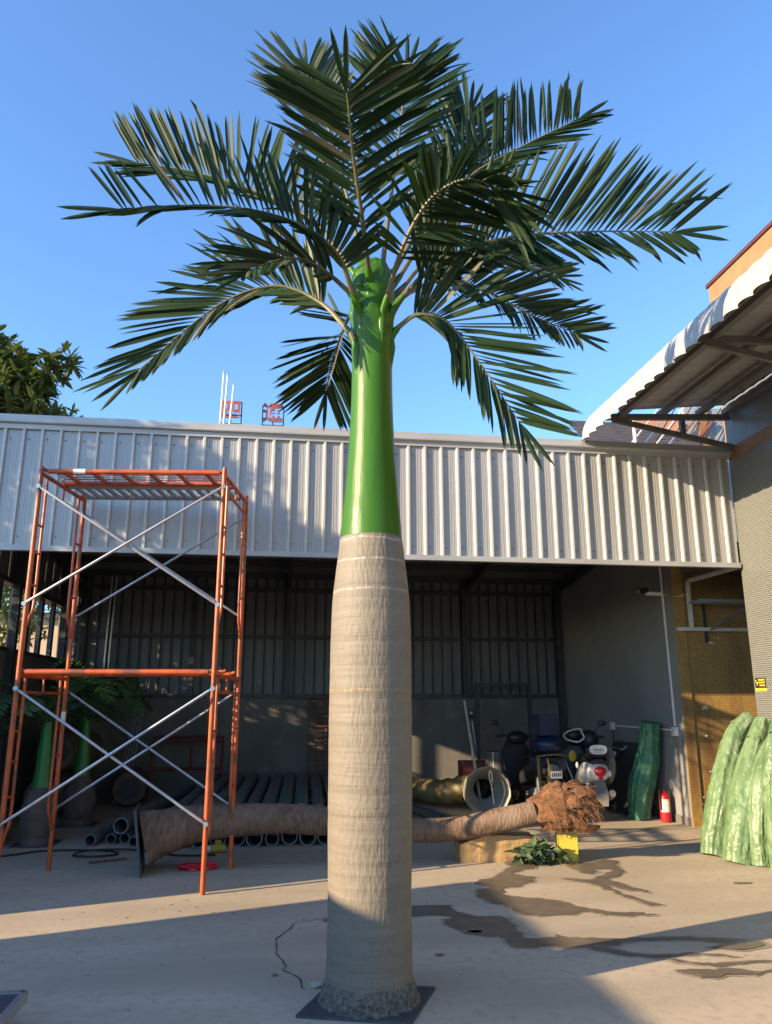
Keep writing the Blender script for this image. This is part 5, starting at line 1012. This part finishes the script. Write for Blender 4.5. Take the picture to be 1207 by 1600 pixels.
def scooter(org, yaw, label, body, panel, extra, lens='red_lens', lamp='white_plastic'):
    """a parked motor scooter built facing +Y at the origin, then turned"""
    t = thing('motor_scooter', label, 'scooter', (0, 0, 0))
    wheel(t, (0, 0.02, .225), .222, .10, nm='rear_wheel'); wheel(t, (.10, 1.26, .225), .222, .09, nm='front_wheel')
    def P(mb, m, nm, par=None, sm=False): return obj(nm, mb, M[m], par or t, smooth=sm)
    # rear fairing: lofted tail
    mb = MB(); sg = 18; vs = []
    secs = [(-.26, .60, .085, .055), (-.20, .62, .125, .10), (-.05, .63, .155, .135), (.18, .60, .165, .16), (.42, .54, .16, .15), (.60, .46, .15, .13)]
    for (y, z, a, b) in secs:
        for j in range(sg):
            q = 2 * math.pi * j / sg; ca, sa = math.cos(q), math.sin(q); vs.append((a * math.copysign(abs(ca) ** .7, ca), y, z + b * math.copysign(abs(sa) ** .8, sa)))
    mb.add(vs, [(i * sg + j, i * sg + (j + 1) % sg, (i + 1) * sg + (j + 1) % sg, (i + 1) * sg + j) for i in range(len(secs) - 1) for j in range(sg)] + [tuple(range(sg - 1, -1, -1)), tuple((len(secs) - 1) * sg + j for j in range(sg))]); P(mb, panel, 'rear_fairing', sm=True)
    mb = MB(); mb.ell((0, -.245, .635), (.085, .045, .072), 16, 10); tl = P(mb, lens, 'tail_light', sm=True)
    mb = MB(); mb.ell((0, -.235, .555), (.05, .035, .026), 14, 8); P(mb, lens, 'reflector', tl, True)
    for s in (-1, 1): mb = MB(); mb.ell((s * .125, -.205, .61), (.034, .04, .042), 12, 8); P(mb, lamp, 'turn_signal', tl, True)
    # mud flap, seat, rack
    mb = MB(); mb.add([(-.075, -.16, .54), (.075, -.16, .54), (.085, -.27, .36), (.06, -.33, .22), (-.06, -.33, .22), (-.085, -.27, .36), (-.075, -.15, .54), (.075, -.15, .54), (.085, -.255, .36), (.06, -.315, .22), (-.06, -.315, .22), (-.085, -.255, .36)], [(0, 1, 2, 5), (5, 2, 3, 4), (11, 8, 7, 6), (10, 9, 8, 11), (0, 6, 7, 1), (1, 7, 8, 2), (2, 8, 9, 3), (3, 9, 10, 4), (4, 10, 11, 5), (5, 11, 6, 0)]); P(mb, 'grey_plastic', 'mud_flap')
    mb = MB(); mb.tube(catmull([(0, -.16, .74), (0, .1, .775), (0, .38, .765), (0, .62, .73)], 14), lerp_list([.10, .135, .14, .11], 14), 16); mb.v = [(x, y, .755 + (z - .755) * .48) for x, y, z in mb.v]; P(mb, 'black', 'seat', sm=True)
    mb = MB(); mb.tube(catmull([(-.12, .1, .80), (-.13, -.2, .76), (0, -.27, .77), (.13, -.2, .76), (.12, .1, .80)], 18), .013, 8); P(mb, 'black', 'grab_rail', sm=True)
    # floor board, leg shield, steering head, bars, mirrors
    mb = MB(); mb.add([(x, y, z) for (y, zl, zh, w) in ((.55, .28, .36, .14), (.95, .26, .31, .15)) for x, z in ((-w, zl), (w, zl), (w, zh), (-w, zh))], [(3, 2, 1, 0), (4, 5, 6, 7), (0, 1, 5, 4), (1, 2, 6, 5), (2, 3, 7, 6), (3, 0, 4, 7)]); P(mb, 'black', 'footboard')
    mb = MB(); sh = [(-.10, .98, .30), (.10, .98, .30), (.20, 1.0, .55), (.21, 1.03, .82), (.12, 1.02, .98), (-.12, 1.02, .98), (-.21, 1.03, .82), (-.20, 1.0, .55)]; mb.poly(sh, .07, 1); P(mb, body, 'leg_shield')
    mb = MB(); mb.ell((.02, 1.02, 1.0), (.17, .13, .10), 18, 10); P(mb, body, 'handlebar_cowl', sm=True)
    mb = MB(); mb.tube(catmull([(-.36, .90, 1.03), (-.22, .98, 1.04), (0, 1.0, 1.0), (.24, .98, 1.04), (.38, .88, 1.03)], 14), .014, 8); hb = P(mb, 'black', 'handlebar', sm=True)
    for s, (x, y) in ((-1, (-.36, .90)), (1, (.38, .88))):
        mb = MB(); mb.cyl((x, y, 1.03), (x - s * .13, y + .055, 1.035), .021, 10); P(mb, 'rubber', 'grip', hb, True)
        mb = MB(); mb.tube(catmull([(x - s * .13, .96, 1.05), (x - s * .08, .99, 1.14), (x - s * .02, .98, 1.2)], 8), .007, 6); mi_ = P(mb, 'black', 'mirror', hb, True); mb = MB(); mb.ell((x - s * .0, .97, 1.225), (.068, .018, .04), 14, 8); P(mb, 'black', 'mirror_head', mi_, True)
    mb = MB(); mb.cyl((.02, 1.03, .95), (.10, 1.24, .26), .025, 8); P(mb, 'black', 'fork', sm=True)
    mb = MB(); mb.tube([(.10 + .0, 1.26 + .25 * math.cos(a_), .225 + .25 * math.sin(a_)) for a_ in [R(20 + 14 * k) for k in range(10)]], .045, 8); mb.v = [(x * 1.0, y, z) for x, y, z in mb.v]; P(mb, panel, 'front_fender', sm=True)
    # engine, exhaust, shock, stand
    mb = MB(); mb.ell((-.09, .16, .27), (.07, .24, .10), 14, 8); P(mb, 'grey_plastic', 'engine_case', sm=True)
    mb = MB(); mb.tube(catmull([(.11, .40, .22), (.13, .18, .25), (.14, -.14, .33), (.145, -.24, .37)], 12), lerp_list([.022, .045, .052, .045], 12), 12); P(mb, 'galv', 'exhaust', sm=True)
    mb = MB(); mb.cyl((-.12, -.02, .25), (-.10, .06, .55), .026, 10)
    for k in range(7): mb.lathe((-.12 + k * .0028, -.02 + k * .011, .27 + k * .035), [(0, .036), (.012, .036)], 12)
    P(mb, 'galv', 'shock_absorber')
    mb = MB(); mb.cyl((-.12, .35, .24), (-.21, .30, .004), .011, 8); P(mb, 'black', 'side_stand')
    extra(t, P)
    t.location = org; t.rotation_euler = (0, 0, yaw); return t
def ex1(t, P):
    mb = MB(); sg = 24; vs = []
    for y in (-.225, -.20):
        for j in range(sg):
            q = 2 * math.pi * j / sg; ca, sa = math.cos(q), math.sin(q); vs.append((.115 * math.copysign(abs(ca) ** .6, ca), y, .915 + .06 * math.copysign(abs(sa) ** .75, sa)))
    mb.add(vs, [(j, (j + 1) % sg, sg + (j + 1) % sg, sg + j) for j in range(sg)] + [tuple(range(sg - 1, -1, -1)), tuple(range(sg, 2 * sg))]); pd = P(mb, 'white_plastic', 'backrest_badge')
    text_mesh('lettering', 'nwez', .062, .001, M['pot_brown'], pd, (0, -.2275, .917))
    mb = MB(); mb.bar((-.055, -.2275, .882), (.055, -.2275, .882), .004, .004); P(mb, 'pot_brown', 'badge_line', pd)
    mb = MB(); mb.ell((0, -.14, .90), (.16, .075, .10), 18, 10); P(mb, 'black', 'backrest', sm=True)
    # white-rimmed leg cover seen beyond the seat and dark rain cover hanging on the right
    mb = MB(); mb.tube(catmull([(-.20, .76, 1.0), (-.24, .74, 1.07), (-.14, .74, 1.13), (.0, .76, 1.15), (.02, .74, 1.10), (.05, .74, 1.03), (-.04, .73, .97), (-.14, .74, .985), (-.20, .76, 1.0)], 36), .014, 8); P(mb, 'white_plastic', 'helmet_rim', sm=True)
    mb = MB(); mb.ell((-.09, .86, 1.06), (.135, .12, .10), 18, 12); P(mb, 'black', 'helmet', sm=True)
    mb = MB(); mb.ell((.22, .25, .70), (.10, .30, .26), 16, 10, jit=lambda p: 1 + .12 * noise.noise(p * 3)); P(mb, 'grey_plastic', 'rain_cover')
    mb = MB(); mb.ell((.16, .9, .98), (.14, .10, .15), 16, 10, jit=lambda p: 1 + .1 * noise.noise(p * 3)); P(mb, 'black', 'front_cover', sm=True)
    mb = MB(); mb.ell((-.23, .05, .70), (.022, .03, .045), 10, 6); P(mb, 'white_plastic', 'side_marker', sm=True)
    mb = MB(); mb.tube(catmull([(-.32, .85, 1.0), (-.34, .4, .8), (-.30, .1, .55), (-.26, -.05, .36), (-.18, -.1, .52)], 20), .006, 6); P(mb, 'wall_grey', 'hanging_cable', sm=True)
sc1 = scooter((4.23, 10.42, 0), R(-8), 'white-tailed black scooter parked tail outwards with a red tail light', 'black', 'white_plastic', ex1)
def ex2(t, P):
    mb = MB(); mb.ell((0, -.12, .95), (.22, .20, .14), 20, 12); bx = P(mb, 'blue_plastic', 'top_box', sm=True)
    mb = MB(); mb.span((-.17, -.24, 1.08), (.10, .06, 1.36)); P(mb, 'blue_plastic', 'blue_crate')
    mb = MB(); mb.span((-.085, -.33, .52), (.085, -.322, .615)); pl_ = P(mb, 'white_plastic', 'number_plate')
    mb = MB(); x = -.066
    for k in range(5): mb.span((x, -.3325, .545), (x + .012 + .004 * (k % 2), -.3305, .59)); x += .029
    P(mb, 'black', 'plate_marks', pl_)
    mb = MB(); mb.tube(catmull([(-.20, -.2, .78), (-.22, -.25, .6), (-.20, -.24, .42)], 8), .022, 8); mb.tube(catmull([(-.1, -.28, .78), (-.09, -.31, .66), (-.1, -.3, .5)], 8), .016, 8); mb.tube(catmull([(-.22, -.2, .80), (0, -.3, .83), (.25, -.2, .80)], 12), .012, 6); P(mb, 'strap', 'yellow_strap', sm=True)
    mb = MB(); mb.ell((.33, -.18, .80), (.062, .02, .075), 16, 10); P(mb, 'yellow', 'yellow_reflector', sm=True)
    mb = MB(); mb.span((-.2, -.2, .62), (.22, .1, .78)); P(mb, 'blue_plastic', 'side_pannier')
sc2 = scooter((3.72, 10.95, 0), R(6), 'dark blue scooter with a blue top box and yellow straps behind the husk end', 'black', 'black', ex2, 'grey_plastic', 'grey_plastic')
ks = thing('kick_scooter', 'small dark scooter with pale bars and round number 19 plate before the dark board', 'kick scooter', (4.86, 11.25, 0))
KX, KY = 4.80, 11.15
mb = MB(); mb.cyl((KX, KY + .05, .10), (KX, KY, .86), .02, 10); obj('stem', mb, M['black'], ks, smooth=True)
mb = MB(); mb.tube(catmull([(KX - .24, KY - .06, .93), (KX - .10, KY - .02, .90), (KX + .04, KY, .88), (KX + .13, KY - .03, .86), (KX + .2, KY - .07, .91)], 14), .014, 8); obj('handlebar', mb, M['wall_grey'], ks, smooth=True)
mb = MB(); mb.ell((KX, KY - .03, .80), (.155, .03, .085), 20, 12); np_ = obj('number_plate', mb, M['black'], ks, smooth=True)
text_mesh('number', '19', .10, .002, M['white_plastic'], np_, Vector((KX - .02, KY - .0605, .80)) - wo(np_))
mb = MB(); mb.span((KX - .07, KY + .06, .09), (KX + .06, KY + .55, .12)); obj('deck', mb, M['black'], ks)
wheel(ks, (KX, KY + .02, .085), .083, .03, nm='front_wheel'); wheel(ks, (KX, KY + .60, .085), .083, .03, nm='rear_wheel')
